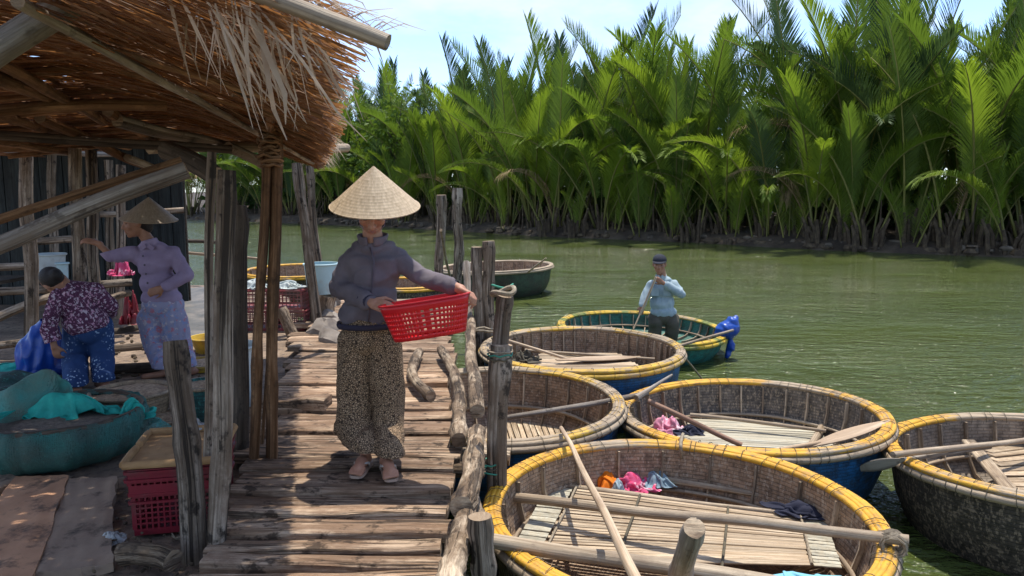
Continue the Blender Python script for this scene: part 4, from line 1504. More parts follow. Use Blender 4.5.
b = MB()
p = on(298, 405, DZ + .035)
b.plank(p + V((-.30, .03, 0)), p + V((.21, -.02, .02)), .16, .075, seed=77, seg=12, wob=.03)
tag(b.build('board_offcut', M['deck'], ang=45), 'thick broken board lying on the left side of the boardwalk', 'board')
b = MB()
p = on(215, 456, DZ + .02)
b.plank(p + V((-.33, -.12, -.03)), p + V((.0, .06, .0)), .17, .07, seed=78, seg=8, wob=.02)
tag(b.build('board_offcut', M['post'], ang=45), 'weathered block wedged between the posts and the red crates', 'board')
lone_pole('log', 'short barked log lying on the ground at the bottom edge', 'log', on(121, 556, SH + .07), on(172, 562, SH + .07), .05, .05, 'log', 79)

# ------------------------------------------------------------------ mooring posts
def post(label, top, base, zb, wpx, seed, mat='post', taper=1.0, sink=.7, cat='post', name='mooring_post', Yt=None, n=14, group=None, rough=.10, parent=None):
    p = on(base[0], base[1], zb)
    tp = at(top[0], top[1], Yt or p.y)
    r = wpx / 2 * p.y / F
    d = (p - tp).normalized()
    b = MB()
    b.pole(tp, p + d * sink, r * taper, r, n=n, seg=18, seed=seed, rough=rough, freq=2.2, capmi=1, knots=2)
    w = b.build(name, [M[mat], M['end']], parent, ang=50)
    return w if parent is not None else tag(w, label, cat, group)


MG = 'posts along the boardwalk'
tall = empty('mooring_post', on(491, 486, .45), 'tall grey mooring post with a rope ring on top, between the deck and the boats', 'post', MG)
P0 = on(490, 480, .55)
b = MB()
b.pole(at(501, 345, P0.y), P0 + V((-.03, 0, -1.6)), .056, .062, n=14, seg=16, seed=81, rough=.18, capmi=1, knots=2)
b.build('lower_shaft', [M['post'], M['end']], tall, ang=50)
b = MB()
b.pole(at(506, 296, P0.y + .03), at(497, 400, P0.y + .06), .043, .05, n=14, seg=14, seed=82, rough=.2, capmi=1, knots=1)
b.build('upper_shaft', [M['post'], M['end']], tall, ang=50)
b = MB()
c0 = at(505, 292, P0.y + .03)
b.tube([c0 + V((cos(a) * .062 - .01, sin(a) * .062, .012 * cos(a) + .012 * sin(2 * a))) for a in [2 * pi * j / 20 for j in range(20)]], .014, 7, closed=True, rough=.11)
b.build('rope_ring', M['rope'], tall)
for k, (y, mm) in enumerate(((350, 'rope'), (354, 'cord'), (358, 'bind'), (462, 'cord'), (466, 'bind'), (470, 'cord'))):
    c0 = at(500 - (y - 350) * .075, y, P0.y)
    b = MB()
    b.tube([c0 + V((cos(a) * .068, sin(a) * .068, rnd(-.008, .008))) for a in [2 * pi * j / 16 for j in range(16)]], .005, 4, closed=True)
    b.build('binding', M[mm], tall)

post('short round sawn off post at the bottom edge beside the pale log', (480, 516), (482, 575), .60, 25, 83, group=MG)
post('stake standing in front of the nearest boat at the bottom edge, top cracked', (695, 528), (675, 600), .3, 29, 84, mat='beam', taper=.62, group=MG, Yt=2.55, rough=.08)
post('left one of the two paired grey posts right of the basket', (477, 247), (479, 336), .60, 11, 85, group=MG)
post('right and taller one of the two paired grey posts right of the basket', (488, 241), (489, 336), .60, 12, 86, group=MG)
post('thin grey post left of the pair at the far end, right of the sleeve', (441, 195), (439, 288), .4, 9.5, 87, group=MG)
post('tallest thin post at the far end of the boardwalk', (458, 188), (458, 293), .4, 9.5, 88, group=MG)
lone_pole('prop_stick', 'thin stick leaning against the thin grey post at the far end', 'stick', at(441, 230, 10.3), on(452, 290, .4), .022, .02, 'beam', 89)
b = MB()
c0 = at(484, 330, 7.35)
b.tube([c0 + V((cos(a) * .13, sin(a) * .08, rnd(-.01, .01))) for a in [2 * pi * j / 16 for j in range(16)]], .012, 5, closed=True)
tag(b.build('rope', M['rope'], ang=180), 'rope wound round the paired grey posts', 'rope')
rope('green cord tied between the paired posts and the dark green boat', [at(492, 285, 7.4), at(505, 288, 8.0), at(513, 284, 9.5)], .012, 'cord')

# ------------------------------------------------------------------ thatched shelter
E0, ED, SL = V((-.21, 1.25, 2.4)), V((-.2567, .9665, 0)), .30
thA = math.atan(SL)
UD = V((-.9665 * cos(thA), -.2567 * cos(thA), sin(thA)))
RN = ED.cross(UD).normalized()
if RN.z < 0:
    RN = -RN
TH2 = math.atan(-.13)
UD2 = V((-.9665 * cos(TH2), -.2567 * cos(TH2), sin(TH2)))
BR = 1.0                                          # from eave to ridge line


def roofp(a, bb, off=0.0):
    """a along the eave, bb up from the eave; past the ridge the far slope sinks to the left"""
    if bb <= BR:
        return E0 + ED * a + UD * bb + RN * off
    return E0 + ED * a + UD * BR + UD2 * (bb - BR) + V((0, 0, off))


def open_for_light(a, bb):
    """the near gable is cut on a slant: its unseen near left corner is left off to admit sky light"""
    return a < 1.45 * (bb - .18) - .22 if bb < BR else a < 1.0 + (bb - BR) * .9


sh = empty('thatched_shelter', on(262, 467, SH), 'open shelter with ragged brown thatch roof on rough poles beside the boardwalk', 'shelter')
b = MB()
rg = random.Random(11)
NT = 9500
AL = 6.6
for i in range(NT):
    a = rg.uniform(.05, AL)
    if i % 3 == 0:
        bb = BR + rg.uniform(-.3, 1.75)
        ln = rg.uniform(.35, .8)
    else:
        bb = rg.uniform(-.02, BR + .05)
        ln = rg.uniform(.25, .6)
    if a < .12 and bb < .4 and rg.random() < .85 or open_for_light(a, bb):  # the unseen corner stays open to let sky light in
        continue
    off = rg.uniform(.0, .07)
    da = rg.gauss(0, .035)
    p0 = roofp(a + da, bb + ln * .5, off + .012)
    p2 = roofp(a - da, max(bb - ln * .5, (.0 if a > 1.8 else .03) + rg.uniform(-.03, .03)), off - .012 - rg.random() ** 4 * .06)
    p1 = (p0 + p2) / 2 + V((0, 0, rg.uniform(-.012, .012)))
    w = rg.uniform(.0014, .0052) * (1 + .22 * a)
    sd_ = (ED + RN * rg.uniform(-.7, .7)).normalized()
    b.ribbon([p0, p1, p2], [w, w, w * rg.uniform(.3, 1)], sd_)
w = b.build('thatch', M['thatch'], sh, ang=180)
w['kind'] = 'stuff'
# the denser weathered layer on top that makes the roof shut (a few gaps stay)
b = MB()
for i in range(2700):
    a = rg.uniform(.1, AL)
    bb = rg.uniform(-.02, BR + 1.8)
    ln = rg.uniform(.35, .7)
    da = rg.gauss(0, .03)
    if bb < BR and rg.random() < .36 or a < .45 and bb < .35 or open_for_light(a, bb):
        continue
    p0, p2 = roofp(a + da, bb + ln * .5, .10), roofp(a - da, max(bb - ln * .5, -.0 if a > 1.8 else .05), .085)
    w = rg.uniform(.006, .016) * (1 + .1 * a)
    b.ribbon([p0, (p0 + p2) / 2 + V((0, 0, rg.uniform(0, .02))), p2], [w, w, w * .6], (ED + RN * rg.uniform(-.3, .3)).normalized())
w = b.build('thatch_top_layer', M['thatch'], sh, ang=180)
w['kind'] = 'stuff'


def beam(p0, p1, r, mat='beam', seed=0.0, name='pole', bend=0.0, r1=None, rough=.13):
    b = MB()
    b.pole(p0, p1, r, r1, n=10, seg=14, seed=seed, rough=rough, bend=bend, capmi=1)
    return b.build(name, [M[mat], M['end']], sh, ang=50)


def pb(x0, y0, Y0, x1, y1, Y1, wpx, mat='beam', seed=0.0, name='pole', bend=0.0):
    """pole between two picture points at given depths; wpx at the nearer end"""
    return beam(at(x0, y0, Y0), at(x1, y1, Y1), wpx / 2 * min(Y0, Y1) / F, mat, seed, name, bend)


pb(18, 2, 1.75, 313, 163, 6.6, 13.5, 'beam', 1, 'ridge_pole')
pb(150, 72, 3.9, 316, 165, 7.2, 11, 'beam', 2, 'ridge_pole') if False else None
beam(at(255, -7, 1.30), at(388, 43, 1.27), .0145, 'bamboo', 3, 'gable_pole')
pb(-25, 64, 1.9, 96, -18, 2.1, 31, 'beam', 4, 'brace')
pb(-20, 252, 3.3, 187, 170, 3.6, 19, 'beam', 5, 'brace')
pb(-20, 226, 3.5, 182, 161, 3.8, 10, 'brown', 6, 'brace')
pb(-20, 112, 3.5, 166, 105, 3.9, 13, 'brown', 7, 'tie_beam')
pb(-20, 134, 4.6, 232, 150, 5.2, 10, 'darkwood', 8, 'tie_beam')
pb(150, 147, 5.0, 347, 147.5, 7.4, 13, 'bamboo', 9, 'tie_beam')
pb(62, 45, 3.2, 146, 98, 4.8, 11, 'beam', 10, 'purlin')
pb(-15, 56, 2.7, 104, 122, 4.5, 14, 'brown', 11, 'purlin')
pb(-15, 40, 3.0, 22, 58, 3.4, 12, 'brown', 12, 'purlin')
pb(20, 62, 3.2, 95, 103, 4.4, 8, 'brown', 13, 'purlin')
pb(117, 121, 4.4, 228, 147, 5.6, 13, 'beam', 14, 'purlin')
pb(108, 110, 4.3, 155, 138, 5.2, 12, 'brown', 15, 'purlin')
pb(40, 118, 4.4, 150, 168, 6.2, 11, 'brown', 16, 'purlin')
pb(128, 158, 5.5, 151, 167, 6.0, 8, 'beam', 17, 'purlin')
pb(228, 148, 5.4, 262, 165, 6.0, 11, 'beam', 18, 'purlin')
pb(165, 150, 4.6, 215, 177, 4.4, 20, 'darkwood', 19, 'purlin')
for k in range(1, 9):
    a = .8 + k * .66
    beam(roofp(a, .07, -.012), roofp(a + rg.uniform(-.05, .05), BR + .02, -.012), .011 + .002 * k, 'brown', 60 + k, 'rafter')
    beam(roofp(a + .2, BR + .03, -.02), roofp(a + .15, BR + 1.7, -.02), .016 + .001 * k, 'brown', 80 + k, 'rafter')
for k, bb in enumerate((BR + .35, BR + .75, BR + 1.2)):
    beam(roofp(1.5 + (bb - BR), bb, -.05), roofp(AL - .3, bb, -.05), .03, 'brown', 95 + k, 'purlin')

# posts of the shelter
post('', (226, 170), (217, 548), .60, 22, 101, name='post', parent=sh, taper=.78, rough=.11)
post('', (237, 205), (238, 458), .60, 16, 102, mat='darkwood', name='post', parent=sh, rough=.11)
post('', (212, 152), (206, 520), .58, 9, 103, mat='post', name='post', parent=sh)
post('', (267, 128), (253, 469), .60, 10.5, 104, mat='brown', name='post', parent=sh, taper=.9, rough=.16)
post('', (276, 126), (270, 467), .60, 13, 105, mat='brown', name='post', parent=sh, taper=.85, rough=.16)
post('', (279, 195), (262, 450), .60, 3.5, 106, mat='brown', name='vine', parent=sh)
post('', (297, 163), (318, 326), .60, 11, 107, mat='post', name='post', parent=sh, taper=.85)
post('', (309, 166), (322, 308), .58, 8.5, 108, mat='post', name='post', parent=sh, taper=.85)
# tied knot of poles and old straw on the brown posts
b = MB()
for k in range(16):
    c0 = at(270 + rnd(-2, 2), 118 + k * 3.2, 4.0)
    r = .05 + rnd(-.006, .012)
    b.tube([c0 + V((cos(q) * r, sin(q) * r, rnd(-.012, .012))) for q in [2 * pi * j / 12 for j in range(12)]], .008, 4, closed=True)
b.build('post_binding', M['brown'], sh)
pb(275, 62, 2.35, 270, 128, 3.9, 14, 'brown', 109, 'tie_stick')
pb(232, 92, 2.7, 284, 95, 2.8, 9, 'darkwood', 110, 'tie_stick')
pb(148, 5, 2.6, 155, 70, 3.4, 11, 'darkwood', 111, 'tie_stick')
for (x, y, Yy) in ((190, 532, 3.38), (217, 530, 3.42)):
    b = MB()
    c0 = at(x, y, Yy)
    for k in range(4):
        b.tube([c0 + V((cos(q) * .078, sin(q) * .078, rnd(-.02, .02))) for q in [2 * pi * j / 12 for j in range(12)]], .003, 4, closed=True)
    b.build('wire_binding', M['rope'], sh)

# dry palm strands hanging from the near edge
b = MB()
b2 = MB()
for k in range(75):
    x0, y0 = rg.uniform(203, 310), rg.uniform(-30, 18)
    y0 = max(y0, (x0 - 270) * .36 - 26)
    Yy = 1.33 + rg.uniform(0, .35)
    p = at(x0, y0, Yy)
    dx = rg.uniform(-.02, .16)
    ln = rg.uniform(.08, .26)
    if x0 > 290:
        ln *= .55
    pts = [p + V((0, 0, .02)), p + V((dx * .5, -.01, -ln * .35)), p + V((dx * .85, .0, -ln * .75)), p + V((dx + rg.uniform(-.02, .03), .01, -ln))]
    big = rg.random() < .12 and x0 < 262
    w = rg.uniform(.003, .0062) if big else rg.uniform(.0012, .003)
    (b if big else b2).ribbon(pts, [w * .7, w, w * .8, w * .15], V((rg.uniform(.6, 1), rg.uniform(-.6, .6), .3)).normalized())
for k in range(110):                                # old grassy tuft that hides the near gable
    x0, y0 = rg.uniform(168, 300), rg.uniform(-45, 5)
    Yy = 1.5 + rg.uniform(0, .4)
    p = at(x0, y0, Yy)
    dx, ln = rg.uniform(-.05, .12), rg.uniform(.08, .24)
    w = rg.uniform(.0012, .004)
    b2.ribbon([p, p + V((dx * .5, 0, -ln * .5)), p + V((dx, 0, -ln))], [w, w, w * .2], V((rg.uniform(.5, 1), rg.uniform(-.8, .8), .2)).normalized())
for k in range(26):                                # straw ends sticking up over the gable pole
    x0 = rg.uniform(285, 385)
    p = at(x0, (x0 - 270) * .36 - 2, 1.3)
    dx = rg.uniform(-.02, .1)
    b2.ribbon([p, p + V((dx * .6, 0, .018)), p + V((dx, .02, rg.uniform(.0, .035)))], [.0013, .0012, .0004], V((0, .6, .8)))
for k in range(45):                                # frayed eave
    a = rg.uniform(2.5, AL)
    p = roofp(a, .02, .02)
    ln = rg.uniform(.03, .12)
    b2.ribbon([p, p + V((.05, 0, -ln * .4)), p + V((.07 + rg.uniform(-.03, .04), rg.uniform(-.05, .05), -ln))], [.004, .003, .001], V((0, 1, .2)).normalized())
w = b.build('hanging_leaf', M['dryleaf'], sh, ang=180)
w['kind'] = 'stuff'
w = b2.build('hanging_straw', M['dryleaf'], sh, ang=180)
w['kind'] = 'stuff'

post('sawn off leaning post in front of the red crates, split grain', (175, 341), (191, 552), .58, 29, 112, name='stump_post', taper=.82, Yt=3.28, rough=.12)
post('short broken stump between the brown posts and the far grey posts', (281, 308), (292, 334), .60, 17, 113, name='stump', mat='log', cat='stump', taper=.6)

# ------------------------------------------------------------------ shack in the shade behind
hk = empty('fishing_shack', (-6.0, 9.2, SH), 'dark timber shack in the shade at the left edge, shelves and rails inside', 'shack')


def hb(x0, y0, Y0, x1, y1, Y1, wpx, mat='post', seed=0.0, name='pole'):
    b = MB()
    b.pole(at(x0, y0, Y0), at(x1, y1, Y1), wpx / 2 * min(Y0, Y1) / F, None, n=9, seg=10, seed=seed, rough=.15, capmi=1)
    return b.build(name, [M[mat], M['end']], hk, ang=50)


hb(24, 118, 7.0, 31, 352, 7.0, 13, 'post', 1, 'post')
hb(75, 148, 6.5, 81, 374, 6.5, 12, 'post', 2, 'post')
hb(91, 150, 6.9, 97, 362, 6.9, 11, 'post', 3, 'post')
hb(121, 165, 8.8, 121, 318, 8.8, 9, 'post', 4, 'post')
hb(-20, 151, 7.6, 118, 154, 8.6, 7, 'beam', 5, 'lintel')
hb(-20, 293, 7.2, 60, 289, 7.4, 9, 'post', 6, 'rail')
hb(-20, 326, 7.0, 55, 297, 7.3, 10, 'post', 7, 'rail')
hb(60, 288, 7.6, 132, 282, 8.0, 8, 'post', 8, 'rail')
hb(100, 302, 7.6, 130, 293, 8.0, 7, 'post', 9, 'rail')
hb(-20, 268, 7.8, 26, 266, 7.9, 8, 'post', 10, 'rail')
hb(-20, 349, 6.9, 42, 341, 7.0, 8, 'post', 11, 'rail')
hb(-20, 243, 8.2, 74, 239, 8.4, 7, 'post', 12, 'rail')
hb(108, 160, 9.2, 110, 318, 9.2, 8, 'post', 13, 'post')
hb(52, 152, 9.0, 54, 320, 9.0, 8, 'post', 14, 'post')
hb(100, 214, 9.0, 184, 210, 9.4, 6, 'post', 15, 'rail')
# back wall boards, roof boards
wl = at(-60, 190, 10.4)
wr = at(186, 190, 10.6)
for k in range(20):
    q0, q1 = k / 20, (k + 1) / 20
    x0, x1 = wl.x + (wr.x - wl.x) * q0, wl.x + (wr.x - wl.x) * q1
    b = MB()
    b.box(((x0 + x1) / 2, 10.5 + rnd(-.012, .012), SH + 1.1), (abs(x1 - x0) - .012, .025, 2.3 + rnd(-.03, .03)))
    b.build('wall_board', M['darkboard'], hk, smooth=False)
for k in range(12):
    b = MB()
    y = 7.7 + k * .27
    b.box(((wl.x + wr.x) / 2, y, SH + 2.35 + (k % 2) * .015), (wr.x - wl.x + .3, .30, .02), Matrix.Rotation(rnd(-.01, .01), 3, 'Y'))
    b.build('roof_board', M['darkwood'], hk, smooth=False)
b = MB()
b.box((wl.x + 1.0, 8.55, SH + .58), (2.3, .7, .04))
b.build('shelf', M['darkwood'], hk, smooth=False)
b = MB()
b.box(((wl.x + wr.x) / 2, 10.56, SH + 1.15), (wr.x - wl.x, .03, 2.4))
b.build('gap_light_block', M['darkwood'], hk, smooth=False)  # added behind the boards so no light shows through their gaps


# ------------------------------------------------------------------ buckets, crates, baskets
def bucket(name, label, c, r, h, mat, cat='bucket', taper=.82, rim=.012, fill=None, band=None):
    c = V(c)
    o = empty(name, c, label, cat)
    b = MB()
    b.lathe([(.001, 0), (r * taper, 0), (r * (taper + 1) / 2, h * .5), (r, h), (r - .008, h), (r * (taper + 1) / 2 - .008, h * .5), (r * taper - .006, .012), (.001, .012)], 28, c)
    b.build('shell', M[mat], o, ang=45)
    b = MB().tube([c + V((cos(a) * (r + .003), sin(a) * (r + .003), h - .01)) for a in [2 * pi * j / 28 for j in range(28)]], rim, 6, closed=True)
    b.build('rim', M[band or mat], o, ang=180)
    if fill:
        b = MB()
        n = 20
        for i in range(6):
            for j in range(n):
                a = 2 * pi * j / n
                rr = (r - .012) * i / 5
                b.v.append(c + V((cos(a) * rr, sin(a) * rr, h * fill[1] + noise.noise(V((cos(a) * rr * 25, sin(a) * rr * 25, 3))) * .014 + (1 - i / 5) * .025)))
        for i in range(5):
            for j in range(n):
                j2 = (j + 1) % n
                b.face([i * n + j, (i + 1) * n + j, (i + 1) * n + j2, i * n + j2], [(0, 0)] * 4)
        b.build('contents', M[fill[0]], o, ang=180)
    return o


def bail(o, c, r, mat='bind'):
    b = MB().tube([V(c) + V((cos(a) * r, .01, sin(a) * r * .8)) for a in [pi * j / 12 for j in range(13)]], .004, 5)
    b.build('handle', M[mat], o, ang=180)


p = at(322, 293, 8.9)
b = MB()
b.pole((p.x, p.y, SH - .05), (p.x + .01, p.y, p.z - .004), .19, .17, n=14, seg=8, seed=131, capmi=1)
tag(b.build('stump', [M['log'], M['end']], ang=50), 'squat log stump carrying the pale blue bucket', 'stump')
bk = bucket('bucket', 'pale blue bucket behind the woman on the boardwalk end', at(322, 293, 8.9), .2, .36, 'paleblue')
bk = bucket('bucket', 'grimy white bucket with cloth over it in the shack, above the bent woman', V((at(51, 275, 8.6).x, 8.6, SH + .603)), .165, .28, 'white')
bk = bucket('bucket', 'small turquoise tub beside the white bucket in the shack', V((at(63, 274, 8.35).x, 8.35, SH + .603)), .06, .2, 'paleblue')
bk = bucket('bucket', 'tall grey plastic drum behind the tall grey post', on(238, 404, SH), .165, .46, 'white', cat='drum', fill=('sediment', .85))
bk = bucket('basin', 'yellow plastic basin on the shore behind the tall grey post', on(212, 352, SH), .2, .16, 'yellowpl', cat='basin', taper=.7)
bk = bucket('basin', 'stained yellow tray on the ground in front of the yellow basin', on(202, 368, SH), .22, .06, 'yellowpl', cat='tray', taper=.9, fill=('shrimp', .7))
bk = bucket('wicker_basket', 'round wicker basket of dried catch behind the netted basin', on(134, 428, SH), .25, .27, 'basket', cat='basket', taper=.8, fill=('shrimp', .93), rim=.014)
bk = bucket('wicker_basket', 'dark round basket beside the sawn off post, hung with green net', on(207, 420, SH), .17, .27, 'netbasket', cat='basket', taper=.85, fill=('shrimp', .93), band='basket')
bk = bucket('wicker_basket', 'flat wicker tray of catch just in front of the round wicker basket', on(158, 434, SH), .17, .12, 'basket', cat='basket', taper=.85, fill=('shrimp', .9))

# stones and lumps at the far left of the deck
for k, (x, y, w, h, z) in enumerate(((330, 318, .16, .1, .66), (325, 330, .2, .12, .66), (333, 340, .18, .09, .66), (320, 306, .22, .16, .66), (328, 300, .2, .14, .72))):
    b = MB()
    b.ball(on(x, y, z), (w, w * .8, h), Matrix.Rotation(k, 3, 'Z'), 10, 7)
    for q in b.v:
        q += V((noise.noise(q * 9), noise.noise(q * 9 + V((5, 0, 0))), noise.noise(q * 9 + V((0, 7, 0))))) * .06
    tag(b.build('stone', M['stone'], ang=30), ('flat grey stone nearest the woman\'s sleeve at the far left of the boardwalk', 'larger grey stone below the foot of the far grey post', 'nearest grey stone of the lumps left of the woman\'s hip', 'grey stone under the paired far posts of the shelter', 'grey stone right below the pale blue bucket')[k], 'stone', 'stones at the boardwalk end')


def lattice_wall(b, P, U, Wd, nu, nv, th, bar, solid_top, solid_bot, skip=None):
    """perforated plastic wall: bars across the cells of a panel, P corner, U along, Wd up"""
    lu, lv = U.length, Wd.length
    N = U.cross(Wd).normalized()
    u, v = U.normalized(), Wd.normalized()
    R = Matrix((u, N, v)).transposed()
    b.box(P + U / 2 + v * solid_bot / 2, (lu, th, solid_bot), R)
    b.box(P + U / 2 + Wd - v * solid_top / 2, (lu, th, solid_top), R)
    h0, h1 = solid_bot, lv - solid_top
    for i in range(nu + 1):
        b.box(P + u * (bar / 2 + (lu - bar) * i / nu) + v * (h0 + h1) / 2, (bar if 0 < i < nu else bar * 2.5, th * .96, h1 - h0), R)
    for j in range(1, nv):
        b.box(P + U / 2 + v * (h0 + (h1 - h0) * j / nv), (lu, th * .9, bar), R)


def crate(name, label, c, sx, sy, h, rot, mat, nu=12, nv=5, top=.03, bot=.03, group=None):
    o = empty(name, c, label, 'crate', group)
    o.rotation_euler = (0, 0, rot)
    cs = [V((-sx / 2, -sy / 2, 0)), V((sx / 2, -sy / 2, 0)), V((sx / 2, sy / 2, 0)), V((-sx / 2, sy / 2, 0))]
    for k in range(4):
        b = MB()
        U = cs[(k + 1) % 4] - cs[k]
        if k % 2:                                  # side walls sit between the front and back ones
            U0 = U.normalized() * .012
            lattice_wall(b, cs[k] + U0, U - U0 * 2, V((0, 0, h)), nu, nv, .008, .008, top, bot)
        else:
            lattice_wall(b, cs[k], U, V((0, 0, h)), nu, nv, .010, .008, top, bot)
        b.build('wall_panel', M[mat], o, smooth=False, local=True)
    b = MB()
    b.box((0, 0, .006), (sx - .012, sy - .012, .010))
    b.build('bottom_panel', M[mat], o, smooth=False, local=True)
    b = MB()
    rim = [(-sx / 2 - .012, -sy / 2 - .012), (sx / 2 + .012, -sy / 2 - .012), (sx / 2 + .012, sy / 2 + .012), (-sx / 2 - .012, sy / 2 + .012)]
    for zz in (h - .012, h - .05):
        for k in range(4):
            a, d = V((*rim[k], zz)), V((*rim[(k + 1) % 4], zz))
            m_ = (a + d) / 2
            L = (d - a).length - (.02 if k % 2 else 0)
            b.box(m_, (L, .014, .012), Matrix.Rotation(k * pi / 2, 3, 'Z'))
    b.build('rim', M[mat], o, smooth=False, local=True)
    return o


cc = on(163, 538, SH)
cy = cc.y + .26
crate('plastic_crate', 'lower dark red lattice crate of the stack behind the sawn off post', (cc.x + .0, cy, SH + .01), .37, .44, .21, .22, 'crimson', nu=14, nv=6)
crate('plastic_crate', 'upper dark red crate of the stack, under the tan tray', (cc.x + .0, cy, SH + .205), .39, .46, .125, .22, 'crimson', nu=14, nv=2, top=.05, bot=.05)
o = empty('tray', (cc.x + .0, cy, SH + .345), 'tan board tray with raised edges lying on top of the red crates', 'tray')
o.rotation_euler = (0, 0, .22)
b = MB()
n = 14
for i in range(n + 1):
    for j in range(n + 1):
        b.v.append(V(((i / n - .5) * .40, (j / n - .5) * .48, noise.noise(V((i * .5, j * .5, 1))) * .006)))
for i in range(n):
    for j in range(n):
        q = i * (n + 1) + j
        b.face([q, q + n + 1, q + n + 2, q + 1], [(0, 0)] * 4)
b.build('board', M['tray'], o, local=True, ang=180)
for (x0, y0, x1, y1) in ((-.21, -.25, .21, -.25), (-.21, .25, .21, .25), (-.21, -.235, -.21, .0), (-.21, .05, -.21, .235), (.21, -.235, .21, .235)):
    b = MB()
    b.pole((x0, y0, .012), (x1, y1, .012), .018, seg=8, seed=x0 + y1, n=7, rough=.11)
    b.build('edge_strip', M['tray'], o, local=True)
cloth_heap('scrap_bag', 'crumpled clear plastic lying at the back of the tan tray', on(196, 428, SH + .35), (.05, .07, .05), 'silver', 41, cat='bag')
cloth_heap('scrap_bag', 'crumpled shiny plastic bag on the ground before the red crates', on(112, 542, SH + .01), (.06, .06, .05), 'silver', 43, cat='bag')

CG = 'faded red crates on the shore behind the brown posts'
for k, (x, zz, lab) in enumerate(((250, 0, 'faded red crate at the bottom left of the far crate stack'), (287, 0, 'faded red crate at the bottom right of the far crate stack'), (252, .24, 'faded red crate on the left top of the far crate stack'), (286, .24, 'faded red crate on the right top of the far crate stack'))):
    p = on(x, 331, SH)
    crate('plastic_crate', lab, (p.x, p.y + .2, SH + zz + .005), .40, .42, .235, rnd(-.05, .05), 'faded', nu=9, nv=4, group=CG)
p = on(252, 331, SH)
cloth_heap('sack', 'white sack lying on the left of the far red crates', (p.x + .03, p.y + .15, SH + .48), (.2, .17, .12), 'white', 51, cat='sack', rough=.3)
p = on(288, 331, SH)
cloth_heap('sack', 'pale folded sack on the right of the far red crates', (p.x, p.y + .15, SH + .48), (.2, .16, .09), 'white', 53, cat='sack', rough=.3)

# netted basin and nets
bc = at(61, 440, 4.42)
bc = V((bc.x, bc.y, SH))
o = empty('round_basin', bc, 'large round basin wrapped in dark teal net, full of dark catch, at the left edge', 'basin')
b = MB()
R0 = .455
b.lathe([(.01, 0), (R0 * .7, .0), (R0 * .92, .07), (R0 * 1.02, .16), (R0, .262), (R0 - .02, .262), (R0 - .02, .2), (.01, .2)], 44, bc, wob=.03, seed=3)
b.build('shell', M['netbasket'], o, ang=50)
b = MB().tube([bc + V((cos(a) * R0, sin(a) * R0, .268 + .012 * noise.noise(V((cos(a) * 2, sin(a) * 2, 3))))) for a in [2 * pi * j / 44 for j in range(44)]], .017, 7, closed=True, rough=.11)
b.build('rim', M['darkwood'], o, ang=180)
b = MB()
n = 36
for i in range(9):
    for j in range(n):
        a = 2 * pi * j / n
        rr = (R0 - .012) * i / 8
        b.v.append(bc + V((cos(a) * rr, sin(a) * rr, .225 + noise.noise(V((cos(a) * rr * 14, sin(a) * rr * 14, 3))) * .02 + (1 - i / 8) * .03)))
for i in range(8):
    for j in range(n):
        j2 = (j + 1) % n
        b.face([i * n + j, (i + 1) * n + j, (i + 1) * n + j2, i * n + j2], [(0, 0)] * 4)
b.build('contents', M['sediment'], o, ang=180)
cloth_heap('fishing_net', 'dull teal fishing net heaped over the back left of the round basin', bc + V((-.26, .14, .05)), (.46, .46, .46), 'net', 60, cat='net')
net_heap('fishing_net', 'pale teal net bulging over the right back of the round basin', bc + V((.37, .18, .05)), (.17, .2, .2), 'net', 65, cat='net', rough=.3)
o = empty('fishing_net', bc, 'dark teal net drawn round the sides of the round basin', 'net')
b = MB()
n = 90
pr = [(.33, .006), (.40, .03), (.455, .09), (.478, .16), (.476, .22), (.466, .262), (.45, .285), (.41, .262)]
for i, (r, z) in enumerate(pr):
    for j in range(n):
        a = 2 * pi * j / n
        fold = .034 * abs(noise.noise(V((cos(a) * 9, sin(a) * 9, z * 2.5)))) * 2 + .02 * noise.noise(V((cos(a) * 2.5, sin(a) * 2.5, z * 8)))
        b.v.append(bc + V((cos(a) * (r + fold), sin(a) * (r + fold), max(.004, z + .012 * noise.noise(V((cos(a) * 4, sin(a) * 4, i)))))))
for i in range(len(pr) - 1):
    for j in range(n):
        j2 = (j + 1) % n
        b.face([i * n + j, i * n + j2, (i + 1) * n + j2, (i + 1) * n + j], [(0, 0)] * 4)
b.build('netting', M['netdark'], o, ang=180)
cloth_heap('fishing_net', 'bright turquoise twist of net tied across the round basin', bc + V((.03, .03, .235)), (.29, .115, .15), 'netbright', 62, cat='net', rot=.12)
b = MB()
for k in range(34):
    a = rnd(-2.5, -1.95)
    p = bc + V((cos(a) * .47, sin(a) * .47, .285))
    q = bc + V((cos(a + rnd(-.3, .3)) * .50, sin(a + rnd(-.2, .2)) * .50, rnd(.06, .17)))
    b.tube([bc + V((-.22, -.02, .30)), p, (p + q) / 2 + V((rnd(-.02, .02), -.012, 0)), q], [.0022, .0022, .0018, .0012], 4)
w = tag(b.build('net_strands', M['netbright']), 'loose turquoise net threads hanging over the front rim of the round basin', 'threads')
w['kind'] = 'stuff'
cloth_heap('fishing_net', 'teal net lying on the ground by the blue bag at the left edge', on(8, 378, SH + .01), (.42, .3, .14), 'netbright', 71, cat='net', rough=.7)
cloth_heap('fishing_net', 'turquoise net bunched at the right back of the round basin', bc + V((.41, .10, .20)), (.11, .12, .13), 'netbright', 73, cat='net', rough=.5)
net_heap('fishing_net', 'dark heap of net and rags at the left edge by the shack', on(-6, 395, SH + .01), (.5, .4, .2), 'netbasket', 75, cat='net', rough=.4)
cloth_heap('sack', 'dark red bag hanging in the shade left of the standing woman', at(133, 325, 8.4), (.14, .1, .42), 'crimson', 77, cat='bag', rough=.3)
